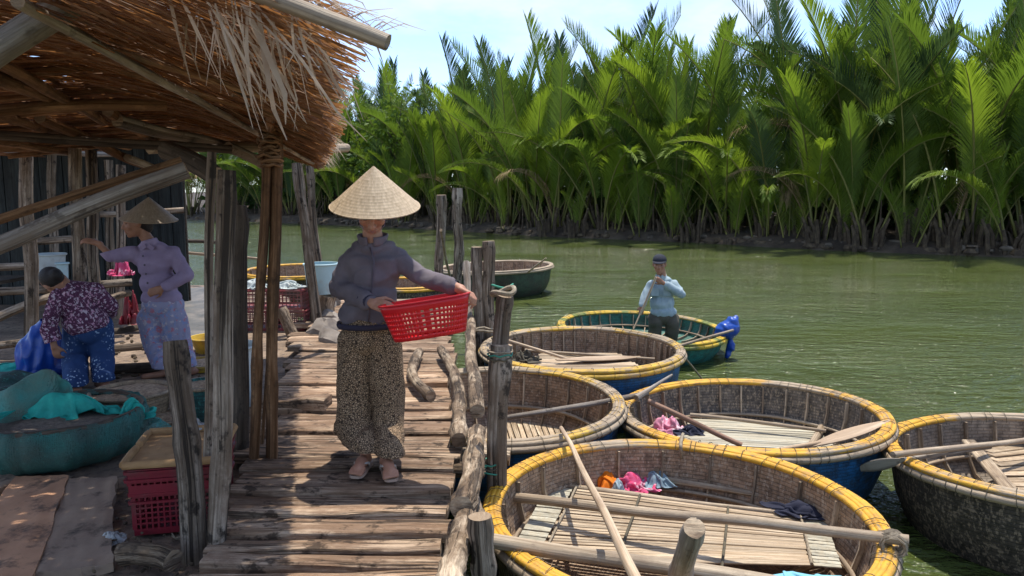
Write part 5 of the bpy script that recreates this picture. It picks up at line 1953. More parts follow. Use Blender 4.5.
cloth_heap('sack', 'red and pink bundle on the rail left of the standing woman', at(122, 276, 8.3), (.13, .12, .26), 'pink', 79, cat='bag', rough=.4)

# blue plastic bag held by the bent woman
o = empty('plastic_bag', on(43, 376, SH), 'deep blue plastic bag standing open before the bent woman', 'bag')
b = MB()
p = on(42, 378, SH)
chain(b, [p + V((0, 0, .12)), p + V((0, 0, .22)), p + V((.03, 0, .33)), p + V((.07, 0, .42)), p + V((.09, 0, .48))], [.17, .175, .14, .085, .06])
b.ball(p + V((0, 0, .07)), (.2, .18, .07))
blob('bag_body', b, .012, M['bluebag'], o, smooth=3, wrinkle=(.022, 8, (1.4, 1.4, .6)), cuts=[(p + V((0, 0, .004)), (0, 0, -1)), (p + V((.09, 0, .50)), (.3, 0, 1))], solid=.003)


def sheet(name, label, quad, z, mat, th=.012, cat='board', warp=.012, seed=0):
    b = MB()
    n = 16
    A, B_, C, D = (on(x, y, z) for x, y in quad)
    for s_ in (0, 1):
        for i in range(n + 1):
            for j in range(n + 1):
                p = A.lerp(B_, i / n).lerp(D.lerp(C, i / n), j / n)
                e = min(i, j, n - i, n - j)
                jx = noise.noise(V((i * .6, j * .6, seed))) * .012 if e == 0 else 0
                b.v.append(p + V((jx, jx, (th if s_ else -.03) + noise.noise(V((i * .3, j * .3, seed))) * warp)))
    m_ = (n + 1) * (n + 1)
    for i in range(n):
        for j in range(n):
            q = i * (n + 1) + j
            b.face([m_ + q, m_ + q + n + 1, m_ + q + n + 2, m_ + q + 1], [(0, 0)] * 4)
            b.face([q + 1, q + n + 2, q + n + 1, q], [(0, 0)] * 4)
    for k in range(n):
        for (p, q) in ((k, k + 1), ((n + 1) * n + k + 1, (n + 1) * n + k), ((k + 1) * (n + 1), k * (n + 1)), (k * (n + 1) + n, (k + 1) * (n + 1) + n)):
            b.face([p, q, q + m_, p + m_], [(0, 0)] * 4)
    return tag(b.build(name, M[mat], ang=40), label, cat)


sheet('ground_sheet', 'reddish brown sheet lying on the ground at the lower left edge', ((16, 478), (70, 477), (32, 584), (-70, 584)), SH + .04, 'ply', seed=1)
sheet('ground_sheet', 'grey stained board on the ground between the brown sheet and the red crates', ((69, 480), (116, 479), (112, 566), (34, 576)), SH + .03, 'cement', seed=4)
sheet('ground_sheet', 'pale dusty sheet at the left edge behind the brown sheet', ((-40, 474), (15, 473), (14, 484), (-60, 520)), SH + .025, 'cement', seed=7)
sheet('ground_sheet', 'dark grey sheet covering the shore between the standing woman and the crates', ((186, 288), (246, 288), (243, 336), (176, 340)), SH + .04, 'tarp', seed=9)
b = MB()
for k in range(260):
    x, y = rnd(0, 235), rnd(478, 574)
    q = on(x, y, SH + .03)
    b.ball(q, (rnd(.004, .02), rnd(.004, .014), rnd(.003, .009)), Matrix.Rotation(rnd(0, 3), 3, 'Z'), 5, 4)
for k in range(170):
    x, y = rnd(60, 240), rnd(335, 420)
    q = on(x, y, SH + .02)
    b.ball(q, (rnd(.01, .04), rnd(.01, .03), rnd(.006, .02)), Matrix.Rotation(rnd(0, 3), 3, 'Z'), 5, 4)
tag(b.build('ground_litter', M['stub'], ang=40), kind='stuff')
for k, (x0, y0, x1, y1) in enumerate(((100, 350, 200, 342), (95, 372, 190, 366), (110, 332, 165, 322))):
    lone_pole('driftwood', ('flat grey timber lying on the shore behind the standing woman', 'flat grey timber lying on the shore at the standing woman\'s feet', 'thin grey timber lying on the shore by the rail')[k], 'timber', on(x0, y0, SH + .03), on(x1, y1, SH + .03), .05, .045, 'darkwood', 90 + k)
lone_pole('bamboo_pole', 'thin pale pole over the water behind the shelter posts', 'pole', at(180, 252, 12.5), at(262, 259, 12.0), .028, .022, 'bamboo', 94)
lone_pole('branch', 'dark drooping branch over the water right of the standing woman', 'branch', at(176, 240, 13), at(218, 242, 12.5), .035, .03, 'darkwood', 95)

# ------------------------------------------------------------------ people
def hand(mb, wrist, d, n, L=.165, curl=(.35, .55, .5), thumb=1, spread=.09, thumb_fold=.35):
    wrist, d = V(wrist), V(d).normalized()
    n = (V(n) - d * V(n).dot(d)).normalized()
    s = d.cross(n) * thumb
    offs = (.165, .055, -.055, -.16)
    lens = (.43, .48, .45, .35)
    mb.cap(wrist - d * .03, .15 * L, wrist + d * .1 * L, .16 * L, 10)
    for o_, ln in zip(offs, lens):
        k0 = wrist + d * .1 * L + s * o_ * .7 * L
        k1 = wrist + d * (.5 - abs(o_) * .25) * L + s * o_ * L
        mb.cap(k0, .085 * L, k1, .068 * L, 8)
        p, a = k1, 0.0
        dd = (d + s * o_ * spread * 6).normalized()
        for j, (f, r) in enumerate(((.44, .056), (.31, .05), (.25, .043))):
            a += curl[j] * rnd(.88, 1.12)
            q = p + (dd * cos(a) + n * sin(a)) * ln * f * L * 1.05
            mb.cap(p, r * L * 1.08, q, r * L, 8)
            p = q
    t0 = wrist + d * .12 * L + s * .15 * L
    t1 = t0 + (d * .62 + s * .62 + n * thumb_fold).normalized() * .26 * L
    t2 = t1 + (d * .85 + s * .15 + n * thumb_fold * 1.3).normalized() * .2 * L
    t3 = t2 + (d * .9 + n * thumb_fold * 1.6).normalized() * .15 * L
    mb.cap(t0, .085 * L, t1, .065 * L, 8)
    mb.cap(t1, .063 * L, t2, .056 * L, 8)
    mb.cap(t2, .055 * L, t3, .045 * L, 8)


def basis(fwd, up=(0, 0, 1), roll=0.0):
    f = V(fwd).normalized()
    u = (V(up) - f * f.dot(V(up))).normalized()
    r = f.cross(u)
    return Matrix((r, f, u)).transposed()          # local x right, y forward, z up


def head(mb, c, R, k=1.0):
    c = V(c)
    P = lambda x, y, z: c + R @ V((x * k, y * k, z * k))
    mb.ball(P(0, -.012, .035), (.072 * k, .088 * k, .078 * k), R, 16, 10)
    mb.ball(P(0, .022, -.01), (.062 * k, .066 * k, .088 * k), R, 16, 10)
    mb.ball(P(0, .035, -.062), (.046 * k, .05 * k, .042 * k), R, 12, 8)
    mb.ball(P(0, .068, -.088), (.022 * k, .018 * k, .018 * k), R, 10, 6)
    for sx in (-1, 1):
        mb.ball(P(.036 * sx, .06, -.02), (.024 * k, .022 * k, .024 * k), R, 10, 6)
        mb.ball(P(.074 * sx, -.005, -.005), (.009 * k, .018 * k, .03 * k), R, 8, 6)
        mb.cap(P(.012 * sx, .084, .027), .009 * k, P(.045 * sx, .07, .026), .008 * k, 8)
        mb.ball(P(.012 * sx, .094, -.028), (.010 * k, .012 * k, .009 * k), R, 8, 6)
    mb.cap(P(0, .084, .02), .008 * k, P(0, .104, -.024), .0125 * k, 8)
    mb.cap(P(-.014, .086, -.052), .0085 * k, P(.014, .086, -.052), .0085 * k, 8)
    mb.cap(P(-.012, .083, -.064), .0085 * k, P(.012, .083, -.064), .0085 * k, 8)


def face_parts(o, c, R, k=1.0):
    c = V(c)
    P = lambda x, y, z: c + R @ V((x * k, y * k, z * k))
    for sx in (-1, 1):
        MB().ball(P(.030 * sx, .0785, .006), (.0115 * k, .005 * k, .0038 * k), R, 10, 6).build('eye', M['eye'], o, ang=180)
        MB().tube([P(.014 * sx, .093, .036), P(.032 * sx, .088, .038), P(.05 * sx, .073, .030)], [.0035 * k, .004 * k, .002 * k], 6, flat=.6).build('eyebrow', M['hair'], o, ang=180)
    mb = MB()
    mb.tube([P(-.019, .089, -.055), P(-.007, .0955, -.052), P(0, .096, -.053), P(.007, .0955, -.052), P(.019, .089, -.055)], [.0015 * k, .003 * k, .0028 * k, .003 * k, .0015 * k], 6)
    mb.tube([P(-.017, .088, -.059), P(0, .094, -.063), P(.017, .088, -.059)], [.0015 * k, .0042 * k, .0015 * k], 6)
    mb.build('lips', M['lip'], o, ang=180)


def hatmat():
    m, t, p, out = new_mat('palm_leaf_hat')
    uv = uvvec(t, 1, 1, False)
    v = objvec(t)
    rings = nd(t, 'ShaderNodeTexWave', {'Vector': uv, 'Scale': 17, 'Distortion': .6, 'Detail': 1}, bands_direction='Y').outputs['Fac']
    rays = noi(t, uvvec(t, 60, 3, False), 1.0, 4, .6)
    col = ramp(t, rays, [(0.3, (0.44, 0.32, 0.19)), (0.7, (0.72, 0.56, 0.37))])
    col = mixc(t, ramp(t, rings, [(0.0, 0.2), (0.25, 0.0)]), col, (0.36, 0.27, 0.17))
    col = mixc(t, ramp(t, noi(t, v, 9, 4), [(0.5, 0.0), (0.7, 0.4)]), col, (0.36, 0.27, 0.17))
    t.links.new(col, p.inputs['Base Color'])
    p.inputs['Roughness'].default_value = .6
    bump(t, p, mth(t, 'ADD', mth(t, 'MULTIPLY', rings, .4), mth(t, 'MULTIPLY', rays, .8)), .35, .003)
    tr = nd(t, 'ShaderNodeBsdfTranslucent', {'Color': col})
    mx = nd(t, 'ShaderNodeMixShader', {0: .22, 1: p.outputs[0], 2: tr.outputs[0]})
    t.links.new(mx.outputs[0], out.inputs['Surface'])
    return m


M['hat'] = hatmat()
M['hatdark'] = M['hat'].copy()  # same hat material with its colours darkened
for q in M['hatdark'].node_tree.nodes:
    if q.type == 'VALTORGB':
        for e in q.color_ramp.elements:
            if e.color[0] not in (0.0,) and abs(e.color[0] - e.color[1]) > 1e-4:
                e.color = (e.color[0] * .62, e.color[1] * .6, e.color[2] * .6, 1)


def conical_hat(parent, tip, axis, R, H, mat, strap=None):
    """cone woven over rings; axis points up out of the tip"""
    tip, ax = V(tip), V(axis).normalized()
    b = MB()
    pr = []
    n = 17
    for i in range(n + 1):
        q = i / n
        pr.append((max(.002, R * q * (1 - .02 * sin(pi * q))), -H * q ** 1.04))
    inner = [(r - .004, z - .006) for r, z in pr[::-1] if r > .01]
    b.lathe(pr + inner, 48)
    me = b.mesh('conical_hat', mat, ang=75)
    h = inst('conical_hat', me, parent)
    h.rotation_mode = 'QUATERNION'
    h.rotation_quaternion = V((0, 0, 1)).rotation_difference(ax)
    h.location = tip - wloc(parent)
    rim = MB().tube([V((cos(a) * R, sin(a) * R, -H - .002)) for a in [2 * pi * j / 48 for j in range(48)]], .0042, 6, closed=True)
    rm = inst('hat_rim', rim.mesh('hat_rim', mat, ang=180), h)
    if strap:
        b = MB()
        b.tube([V(p) for p in strap], .004, 5, flat=.5)
        b.build('chin_strap', M['purple'], parent, ang=180)
    return h


HK = 1.13

# ---- the woman in the middle
YW = 4.05
wa = empty('person', on(376, 467, DZ + .01), 'woman in grey mauve jacket and leopard trousers carrying a red basket', 'person')
hc = at(372, 209.5, YW)
HR = basis((.16, -1, -.8))
KA = 1.15
sl, sr = at(351, 259, YW + .04), at(396, 259, YW + .04)
el, wl_ = at(338, 287, YW + .05), at(372, 303, YW - .14)
er, wr_ = at(424, 278, YW - .03), at(457, 287.5, YW - .20)
nk0, nk1 = at(372, 227, YW + .03), at(373, 243, YW + .045)
ftl, ftr = on(362, 464, DZ + .05), on(388, 467, DZ + .05)
b = MB()
head(b, hc, HR, KA)
b.cap(nk0, .052, nk1, .057)
chain(b, [sl, at(373, 262, YW + .05), sr], [.03, .06, .03])
chain(b, [at(373, 258, YW + .05), at(370, 330, YW + .05)], [.06, .075])
chain(b, [sl, el, wl_], [.03, .03, .025])
chain(b, [sr, er, wr_], [.03, .03, .025])
dl = (at(394, 309, YW - .24) - wl_)
hand(b, wl_, dl, V((.25, .75, -.6)), .165, curl=(.5, .6, .4), thumb=1)
dr = (at(476, 296, YW - .26) - wr_)
hand(b, wr_ + dr.normalized() * .01, dr, V((-.35, -.15, -.9)), .165, curl=(.55, .8, .6), thumb=1)
chain(b, [at(358, 338, YW + .06), at(357, 405, YW + .09), at(358, 440, YW + .07), ftl + V((0, .045, .09))], [.05, .032, .028, .03])
chain(b, [at(386, 338, YW + .06), at(387, 405, YW + .09), at(387, 445, YW + .06), ftr + V((-.01, .05, .09))], [.05, .032, .028, .03])
for (f, dx) in ((ftl, -.012), (ftr, .035)):
    heel, toe = f + V((-dx * .8, .09, .0)), f + V((dx, -.095, -.003))
    b.cap(heel, .028, f + V((0, .0, .012)), .034, 10)
    b.cap(f + V((0, .0, .012)), .034, toe.lerp(f, .25), .028, 10)
    b.cap(heel + V((0, -.03, .01)), .03, f + V((-dx * .3, .05, .08)), .03, 10)
    sx = V((1, dx * 6, 0)).normalized()
    for j in range(5):
        q = (j - 2) / 2
        t0 = toe.lerp(f, .35) + sx * q * .03
        inn = 1 if dx > 0 else -1
        ln = .045 - .012 * abs(q + .9 * inn)
        b.cap(t0, .012, t0 + V((dx * .3, -ln - .02, -.008)), .0095 if abs(q) < 1 else .0105, 8)
blob('body', b, .0046, M['skin'], wa, smooth=3)
face_parts(wa, hc, HR, KA)
b = MB()
R = HR
b.ball(hc + R @ V((0, -.03, .03)), (0.088, 0.095, 0.095), R, 14, 9)
b.ball(hc + R @ V((0, -.075, -.04)), (.075, .055, .075), R, 12, 8)
for sx in (-1, 1):
    b.cap(hc + R @ V((.083 * sx, -.012, .03)), .018, hc + R @ V((.078 * sx, -.02, -.06)), .014)
blob('hair', b, .009, M['hair'], wa)
conical_hat(wa, at(373.5, 166, YW - .075), V((.035, -.26, 1)), .238, .215, M['hat'], [hc + HR @ V((-.079, .02, .02)), hc + HR @ V((-.064, .052, -.07)), hc + HR @ V((0, .078, -.131)), hc + HR @ V((.064, .052, -.07)), hc + HR @ V((.079, .02, .02))])
# jacket
b = MB()
YJ = YW + .05
chain(b, [at(360, 265, YJ), at(387, 265, YJ)], [.092, .092])
chain(b, [at(352, 259, YJ), at(396, 258, YJ)], [.06, .06])
chain(b, [at(362, 251, YJ), at(385, 250, YJ)], [.055, .055])
for (x, y, rx, ry, rz) in ((373, 275, .135, .105, .12), (370, 296, .142, .11, .12), (367, 315, .152, .118, .10)):
    b.ball(at(x, y, YJ), (rx, ry, rz), None, 20, 12)
chain(b, [sl + V((.005, .01, .0)), el + V((0, .01, 0)), wl_.lerp(el, .16)], [.060, .056, .041])
chain(b, [sr + V((-.005, .01, 0)), er, wr_.lerp(er, .13)], [.058, .045, .036])
chain(b, [nk1 + V((0, .0, -.03)), nk1 + V((0, -.0, .012))], [.075, .068])
hem = at(367, 324, YJ)
blob('jacket', b, .0075, M['jacket'], wa, smooth=5, wrinkle=(.014, 9, (1, 1, 1.5)), cuts=[(hem, (.03, 0, -1)), (nk1 + V((0, -.01, .028)), (0, -.45, 1))], solid=.006)
b = MB()                                           # collar, zip, cuffs, waistband
n = 26
for i in range(4):
    for j in range(n + 1):
        a = -pi / 2 + .22 + (2 * pi - .44) * j / n
        q = i / 3
        rr = .074 + .012 * q
        b.v.append(nk1 + V((cos(a) * rr, sin(a) * rr * .92 - .005, -.005 + .05 * q + .012 * sin(a))))
for i in range(3):
    for j in range(n):
        q = i * (n + 1) + j
        b.face([q, q + 1, q + n + 2, q + n + 1], [(0, 0)] * 4)
w = b.build('collar', M['jacket'], wa, ang=180)
sm = w.modifiers.new('thickness', 'SOLIDIFY')
sm.thickness = .008
fz = [nk1 + V((0, -.088, -.015)), at(374, 262, YJ - .113), at(373, 276, YJ - .118), at(371, 296, YJ - .119), at(369, 312, YJ - .12), at(368, 322, YJ - .115)]
MB().tube(fz, .0045, 6).build('zipper', M['zip'], wa, ang=180)
for (p, q, r) in ((wl_, el, .040), (wr_, er, .037)):
    c0, c1 = p.lerp(q, .05), p.lerp(q, .26)
    MB().tube([c0, c0.lerp(c1, .3), c1], [r * .95, r * 1.03, r * 1.05], 16, cap=False).build('cuff', M['jacketdark'], wa, ang=180)
b = MB()
pts_u = [(-.158, .003), (-.162, -.012), (-.156, -.026)]
n = 30
ch_ = at(367, 322, YJ)
for (r, z) in pts_u:
    for j in range(n):
        a = 2 * pi * j / n
        b.v.append(ch_ + V((cos(a) * r, sin(a) * r * .8, z)))
for i in range(2):
    for j in range(n):
        b.face([i * n + j, i * n + (j + 1) % n, (i + 1) * n + (j + 1) % n, (i + 1) * n + j], [(0, 0)] * 4)
w = b.build('waistband', M['jacketdark'], wa, ang=180)
sm = w.modifiers.new('thickness', 'SOLIDIFY')
sm.thickness = .006
# trousers
b = MB()
for (x, y, rx, ry, rz) in ((368, 324, .146, .112, .09), (367, 340, .16, .115, .10)):
    b.ball(at(x, y, YJ), (rx, ry, rz), None, 20, 12)
chain(b, [at(356, 345, YJ), at(354, 395, YJ - .02), at(354, 425, YJ - .045), ftl + V((0, .045, .06))], [.098, .092, .098, .084])
b.ball(at(349, 430, YJ + .03), (.082, .10, .10), None, 14, 9)
b.ball(at(347, 442, YJ + .05), (.07, .09, .06), None, 14, 9)
chain(b, [at(384, 345, YJ), at(388, 395, YJ - .03), at(388, 430, YJ - .06), ftr + V((0, .05, .05))], [.098, .088, .082, .078])
blob('trousers', b, .0085, M['leopard'], wa, smooth=6, wrinkle=(.016, 8, (1.8, 1.8, .45)), cuts=[(ftl + V((0, 0, .072)), (-.10, .0, -1))], solid=.005)
for f, dx in ((ftl, -.012), (ftr, .035)):
    c = f + V((0, 0, -.028))
    b = MB()
    pr = [(-.118, .02), (-.105, .034), (-.06, .040), (0, .034), (.05, .032), (.095, .033), (.118, .022)]
    pts = [c + V((dx * (-y / .1), y, 0)) for y, _ in pr]
    b.sweep(pts, lambda i, u: [(-pr[i][1], -.008), (pr[i][1], -.008), (pr[i][1], .006), (-pr[i][1], .006)], up=(0, 0, 1))
    sn = b.build('sandal', M['sandal'], wa, ang=40)
    b = MB()
    toe = c + V((dx * .62, -.072, .016))
    for sx in (-1, 1):
        b.tube([toe, c + V((dx * .4 + sx * .016, -.045, .047)), c + V((sx * .037, .0, .035)), c + V((sx * .038, .02, .004))], [.006, .0075, .0075, .006], 6)
    b.build('strap', M['strap'], sn, ang=180)

# red basket in her hands
bp = at(430, 297, YW - .26)
ro = empty('plastic_basket', bp + V((0, 0, -.2)), 'bright red perforated plastic basket held by the woman in the middle', 'basket')
ro.rotation_euler = (radians(-4), radians(-8.5), radians(4))
A1, B1, A0, B0, HB = .232, .155, .185, .115, .185
b = MB()
NB, NV = 64, 9


def bpt(j, v, e=0.0):
    a = 2 * pi * j / NB
    ca, sa = cos(a), sin(a)
    ca = math.copysign(abs(ca) ** .72, ca)
    sa = math.copysign(abs(sa) ** .72, sa)
    A, B_ = A0 + (A1 - A0) * v + e, B0 + (B1 - B0) * v + e
    return V((ca * A, sa * B_, HB * v))


vs = [0, .1] + [.1 + .76 * k / 12 for k in range(1, 13)] + [.9, 1.0]
nvv = len(vs)
nsub = NB * 2


def bpt2(j2, v):
    j = j2 / 2
    return bpt(j, v)


for v in vs:
    for j in range(nsub):
        b.v.append(bpt2(j, v))
for i in range(nvv - 1):
    for j in range(nsub):
        hole = (2 <= i + 1 <= 12) and (i % 2 == 1) and (j % 2 == 1) and i < 13
        if hole:
            continue
        j2 = (j + 1) % nsub
        b.face([i * nsub + j, i * nsub + j2, (i + 1) * nsub + j2, (i + 1) * nsub + j], [(0, 0)] * 4)
w = b.build('lattice_wall', M['redplastic'], ro, local=True, ang=180)
sm = w.modifiers.new('thickness', 'SOLIDIFY')
sm.thickness = .004
b = MB()
for j in range(nsub):
    b.v.append(bpt2(j, 0) + V((0, 0, .001)))
b.v.append(V((0, 0, .001)))
for j in range(nsub):
    b.face([nsub, j, (j + 1) % nsub], [(0, 0)] * 3)
b.build('bottom_panel', M['redplastic'], ro, local=True)
b = MB()
b.sweep([bpt2(j, 1.0) for j in range(nsub)], lambda i, u: [(-.014, -.012), (-.011, -.012), (-.011, .002), (.006, .002), (.006, .008), (-.014, .008)], closed=True, up=(0, 0, 1))
b.build('rim', M['redplastic'], ro, local=True, ang=40)

# ---- the woman with the hat in the shade
YB = 6.5
wb = empty('person', on(173, 374, SH), 'woman in lilac shirt and darker conical hat reaching to a post in the shade', 'person')
hc = at(137, 223, YB)
HR = basis((-.85, -.55, -.12))
sl, sr = at(133, 254, YB), at(173, 253, YB + .08)
el, wl_ = at(112, 256, YB - .02), at(97, 243, YB - .05)
er, wr_ = at(186, 275, YB + .02), at(163, 288, YB - .14)
b = MB()
head(b, hc, HR, HK)
b.cap(at(143, 233, YB + .03), .05, at(152, 246, YB + .05), .055)
chain(b, [sl, at(154, 256, YB + .05), sr], [.03, .06, .03])
chain(b, [at(154, 256, YB + .05), at(160, 315, YB + .05)], [.06, .08])
chain(b, [sl, el, wl_], [.03, .03, .026])
chain(b, [sr, er, wr_], [.03, .03, .026])
hand(b, wl_, V((-.9, -.05, .25)), V((-.1, .5, -.8)), .165, curl=(.25, .4, .4), thumb=-1)
hand(b, wr_, V((-.7, -.2, -.25)), V((.2, 1, 0)), .165, curl=(.3, .5, .5), thumb=1)
fl, fr = on(160, 374, SH + .03), on(186, 372, SH + .03)
chain(b, [at(150, 318, YB + .05), at(156, 345, YB + .03), fl + V((.02, .03, .07))], [.06, .045, .034])
chain(b, [at(174, 318, YB + .05), at(180, 345, YB + .06), fr + V((0, .03, .07))], [.06, .045, .034])
for f in (fl, fr):
    b.cap(f + V((.06, .05, .0)), .032, f + V((-.1, -.08, -.005)), .026)
    b.cap(f + V((.04, .03, .0)), .034, f + V((.02, .03, .07)), .034)
blob('body', b, .0095, M['skin2'], wb, smooth=2)
face_parts(wb, hc, HR, HK)
b = MB()
b.ball(hc + HR @ V((0, -.03, .03)), (0.090, 0.095, 0.095), HR, 14, 9)
b.ball(hc + HR @ V((0, -.075, -.04)), (.05, .05, .06), HR, 12, 8)
blob('hair', b, .011, M['hair'], wb)
conical_hat(wb, at(148.5, 197, YB + .02), V((.09, -.1, 1)), .232, .19, M['hatdark'], [hc + HR @ V((-.068, .0, .03)), hc + HR @ V((-.055, .04, -.06)), hc + HR @ V((0, .06, -.11)), hc + HR @ V((.055, .04, -.06)), hc + HR @ V((.068, .0, .03))])
b = MB()
YJ = YB + .05
chain(b, [at(142, 258, YJ), at(166, 258, YJ)], [.09, .09])
chain(b, [at(146, 249, YJ), at(160, 249, YJ)], [.06, .06])
for (x, y, rx, ry, rz) in ((155, 265, .15, .115, .13), (159, 283, .16, .12, .13), (162, 298, .17, .13, .10)):
    b.ball(at(x, y, YJ), (rx, ry, rz), None, 18, 11)
chain(b, [sl, el, wl_.lerp(el, .15)], [.064, .055, .045])
chain(b, [sr, er, wr_.lerp(er, .14)], [.064, .058, .045])
chain(b, [at(151, 247, YJ), at(150, 243, YJ - .01)], [.07, .066])
blob('shirt', b, .0105, M['purple'], wb, smooth=4, wrinkle=(.011, 9), cuts=[(at(162, 303, YJ), (.05, 0, -1)), (at(150, 239.5, YJ), (-.3, 0, 1))], solid=.006)
b = MB()
for k in range(5):
    b.ball(at(143 + k * 1.5, 256 + k * 9, YJ - .135 - .012 * min(k, 3)), .009, None, 8, 6)
b.build('button', M['zip'], wb)
b = MB()
for sx in (-1, 1):
    p = at(147, 246, YJ - .09)
    b.box(p + V((sx * .032, 0, -.01)), (.055, .012, .035), Matrix.Rotation(sx * .6, 3, 'Y'))
b.build('collar', M['purple'], wb)
b = MB()
b.ball(at(163, 305, YJ), (.18, .13, .12), None, 18, 11)
chain(b, [at(151, 318, YJ), at(156, 345, YJ - .02), fl + V((.02, .03, .06))], [.115, .10, .085])
chain(b, [at(173, 318, YJ), at(180, 345, YJ + .01), fr + V((0, .03, .06))], [.115, .10, .085])
blob('trousers', b, .0115, M['flor_pants'], wb, smooth=5, wrinkle=(.012, 7.5, (1.6, 1.6, .6)), cuts=[((0, 0, SH + .08), (0, 0, -1))], solid=.006)

# ---- the bent woman
YC = 6.15
wc = empty('person', on(84, 388, SH), 'bent over woman in plum floral blouse and dotted blue trousers, seen from behind', 'person')
hip = at(88, 322, YC)
chest = at(66, 296, YC - .10)
hc = at(55, 282, YC - .16)
HR = basis((-.25, .55, -.8), (-.75, .1, .45))
sl, sr = at(54, 298, YC - .22), at(95, 293, YC + .02)
el, wl_ = at(48, 325, YC - .20), at(54, 345, YC - .22)
er, wr_ = at(110, 305, YC + .06), at(108, 318, YC + .22)
b = MB()
head(b, hc, HR, HK)
b.cap(hc + V((.05, .03, -.01)), .05, chest, .06)
chain(b, [chest, hip], [.08, .09])
chain(b, [sl, chest, sr], [.04, .07, .04])
chain(b, [sl, el, wl_], [.034, .03, .026])
chain(b, [sr, er, wr_], [.034, .03, .026])
hand(b, wl_, V((.1, .1, -1)), V((0, .6, .1)), .16, curl=(.4, .6, .5), thumb=1)
hand(b, wr_, V((-.3, .5, -.8)), V((-.6, .2, .1)), .16, curl=(.3, .5, .5), thumb=-1)
fl, fr = on(74, 391, SH + .03), on(102, 386, SH + .03)
chain(b, [at(77, 328, YC), at(76, 358, YC), fl + V((0, .03, .07))], [.07, .05, .036])
chain(b, [at(98, 326, YC + .03), at(102, 355, YC + .05), fr + V((0, .03, .07))], [.07, .05, .036])
for f in (fl, fr):
    b.cap(f + V((.05, -.04, .0)), .032, f + V((-.09, .09, -.005)), .026)
    b.cap(f + V((.03, .0, .0)), .034, f + V((0, .03, .07)), .034)
blob('body', b, .0105, M['skin2'], wc, smooth=2)
face_parts(wc, hc, HR, HK)
b = MB()
b.ball(hc + HR @ V((0, -.03, .03)), (.088, .095, .098), HR, 14, 9)
b.ball(hc + HR @ V((0, -.09, -.02)), (.05, .05, .05), HR, 12, 8)
blob('hair', b, .011, M['hair'], wc)
b = MB()
chain(b, [chest + V((0, 0, .0)), hip + V((-.02, 0, .05))], [.125, .14])
chain(b, [sl, chest, sr], [.07, .12, .08])
b.ball(hip + V((.0, -.03, .02)), (.175, .15, .14), None, 16, 10)
chain(b, [sl, el, wl_.lerp(el, .3)], [.072, .064, .058])
chain(b, [sr, er, wr_.lerp(er, .3)], [.075, .064, .055])
d_ = (hip - chest).normalized()
blob('blouse', b, .0115, M['flor_blouse'], wc, smooth=4, wrinkle=(.014, 7), cuts=[(hip + d_ * .06 + V((0, 0, -.02)), (d_.x * .7, 0, -1)), (hc + V((.055, .03, 0)), (-.9, 0, .35))], solid=.006)
b = MB()
b.ball(hip + V((.01, 0, -.04)), (.165, .14, .15), None, 18, 11)
chain(b, [at(77, 328, YC), at(75, 355, YC), fl + V((0, .03, .05))], [.11, .095, .085])
chain(b, [at(99, 326, YC + .03), at(102, 352, YC + .05), fr + V((0, .03, .05))], [.105, .09, .08])
blob('trousers', b, .0115, M['jeans'], wc, smooth=5, wrinkle=(.012, 7.5, (1.5, 1.5, .7)), cuts=[((0, 0, SH + .07), (0, 0, -1))], solid=.006)

# ---- the man in the green boat
YD = 9.85
FB = .06
wd = empty('person', V((at(660, 320, YD).x, YD, FB)), 'man in dark cap and pale blue shirt standing in the teal boat with a paddle', 'person')
hc = at(659.5, 264.5, YD)
HR = basis((-.28, -1, -.10))
sl, sr = at(651.5, 285, YD), at(674, 284.5, YD + .02)
el, wl_ = at(646, 295, YD - .04), at(642.5, 306, YD - .12)
er, wr_ = at(681, 294, YD - .08), at(663, 283, YD - .20)
b = MB()
head(b, hc, HR, HK)
b.cap(at(661, 270, YD + .02), .058, at(662, 279, YD + .03), .065)
chain(b, [sl, at(662, 286, YD + .03), sr], [.03, .06, .03])
chain(b, [at(662, 286, YD + .03), at(663, 316, YD + .03)], [.06, .08])
chain(b, [sl, el, wl_], [.032, .032, .027])
chain(b, [sr, er, wr_], [.032, .032, .027])
hand(b, wl_, V((-.25, -.15, -1)), V((.3, .8, 0)), .17, curl=(.7, .8, .6), thumb=-1)
hand(b, wr_, V((-.8, -.2, .5)), V((-.2, .8, .2)), .17, curl=(.7, .8, .6), thumb=1)
fl, fr = V((at(655, 330, YD).x, YD, FB + .03)), V((at(672, 330, YD).x, YD, FB + .03))
chain(b, [at(656, 318, YD + .03), V((fl.x, YD - .04, FB + .36)), fl + V((0, .03, .07))], [.06, .05, .036])
chain(b, [at(670, 318, YD + .03), V((fr.x, YD - .04, FB + .36)), fr + V((0, .03, .07))], [.06, .05, .036])
for f in (fl, fr):
    b.cap(f + V((0, .06, .0)), .034, f + V((0, -.12, -.004)), .028)
    b.cap(f + V((0, .04, .0)), .036, f + V((0, .03, .07)), .036)
blob('body', b, .0105, M['skin2'], wd, smooth=2)
face_parts(wd, hc, HR, HK)
b = MB()
b.ball(hc + HR @ V((0, -.02, .028)), (0.087, 0.099, 0.092), HR, 14, 9)
blob('hair', b, .011, M['hair'], wd, cuts=[(hc + HR @ V((0, .035, 0)), HR @ V((0, 1, -.3))), (hc + HR @ V((0, 0, -.045)), HR @ V((0, 0, -1)))])
b = MB()
b.ball(hc + HR @ V((0, -.01, .055)), (.095, .109, .084), HR, 16, 10)
cp_ = blob('cap', b, .01, M['capcloth'], wd, cuts=[(hc + HR @ V((0, 0, .038)), HR @ V((0, .12, -1)))])
b = MB()
n = 12
for k in range(2):
    for j in range(n + 1):
        a = pi * (j / n)
        rr = (.088, .155)[k]
        b.v.append(hc + HR @ V((cos(a) * .09, sin(a) * rr * 1.1, .05 - (.016 * sin(a) if k else 0) + .0)))
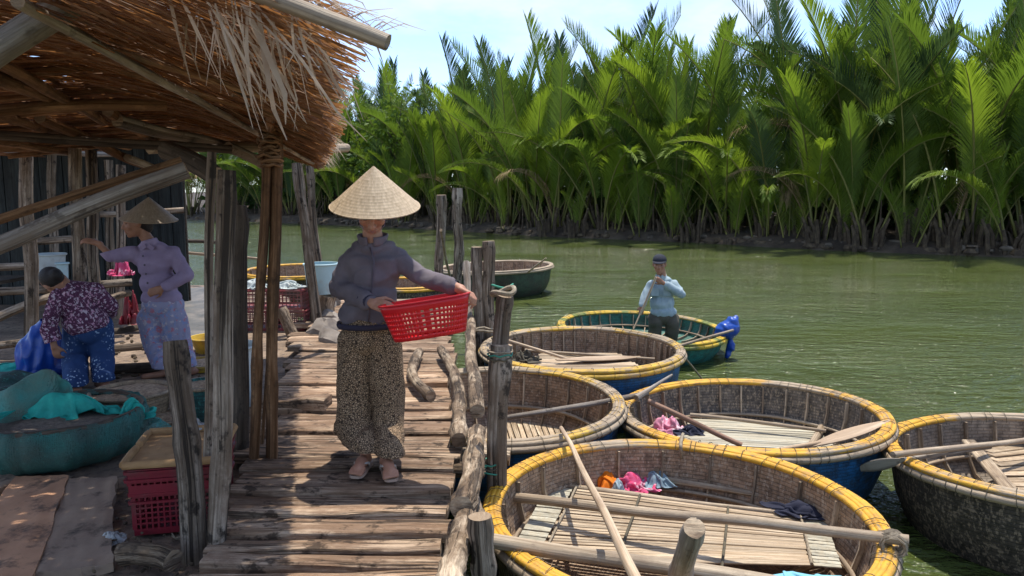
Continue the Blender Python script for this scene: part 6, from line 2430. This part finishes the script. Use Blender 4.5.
for j in range(n):
    b.face([j, j + 1, n + 1 + j + 1, n + 1 + j], [(0, 0)] * 4)
w = b.build('peak', M['capcloth'], cp_, ang=180)
sm = w.modifiers.new('thickness', 'SOLIDIFY')
sm.thickness = .005
b = MB()
YJ = YD + .03
chain(b, [at(656, 287, YJ), at(670, 286.5, YJ)], [.085, .085])
chain(b, [at(658, 281.5, YJ), at(667, 281, YJ)], [.055, .055])
for (x, y, rx, ry, rz) in ((662, 291, .165, .12, .13), (662, 303, .165, .125, .13), (663, 312, .175, .13, .10)):
    b.ball(at(x, y, YJ), (rx, ry, rz), None, 18, 11)
chain(b, [sl, el, wl_.lerp(el, .18)], [.062, .056, .046])
chain(b, [sr, er, wr_.lerp(er, .18)], [.062, .058, .046])
chain(b, [at(661, 280, YJ), at(661, 276.5, YJ)], [.07, .066])
blob('shirt', b, .0105, M['denim'], wd, smooth=4, wrinkle=(.013, 9, (1.4, 1, .8)), cuts=[(at(663, 317, YJ), (.1, 0, -1)), (at(661, 274.5, YJ), (0, -.3, 1))], solid=.006)
b = MB()
for sx in (-1, 1):
    b.box(at(660.5, 276.5, YJ - .085) + V((sx * .035, 0, -.012)), (.06, .012, .04), Matrix.Rotation(sx * .6, 3, 'Y'))
b.build('collar', M['denim'], wd)
for px in (667, 655):
    MB().box(at(px, 292, YJ - .128), (.1, .012, .1)).build('pocket', M['denim'], wd)
b = MB()
b.ball(at(663, 316, YJ), (.16, .12, .12), None, 18, 11)
chain(b, [at(655, 319, YJ), V((fl.x, YD - .02, FB + .34)), fl + V((0, .03, .1))], [.105, .09, .08])
chain(b, [at(671, 319, YJ), V((fr.x, YD - .02, FB + .34)), fr + V((0, .03, .1))], [.105, .09, .08])
blob('trousers', b, .0115, M['drab'], wd, smooth=5, wrinkle=(.012, 7.5), cuts=[((0, 0, FB + .09), (0, 0, -1))], solid=.006)
po = paddle('wooden paddle held upright by the man in the teal boat', at(656, 277, YD - .27), at(642, 310, YD - .20), at(629, 340, YD - .18), .05)
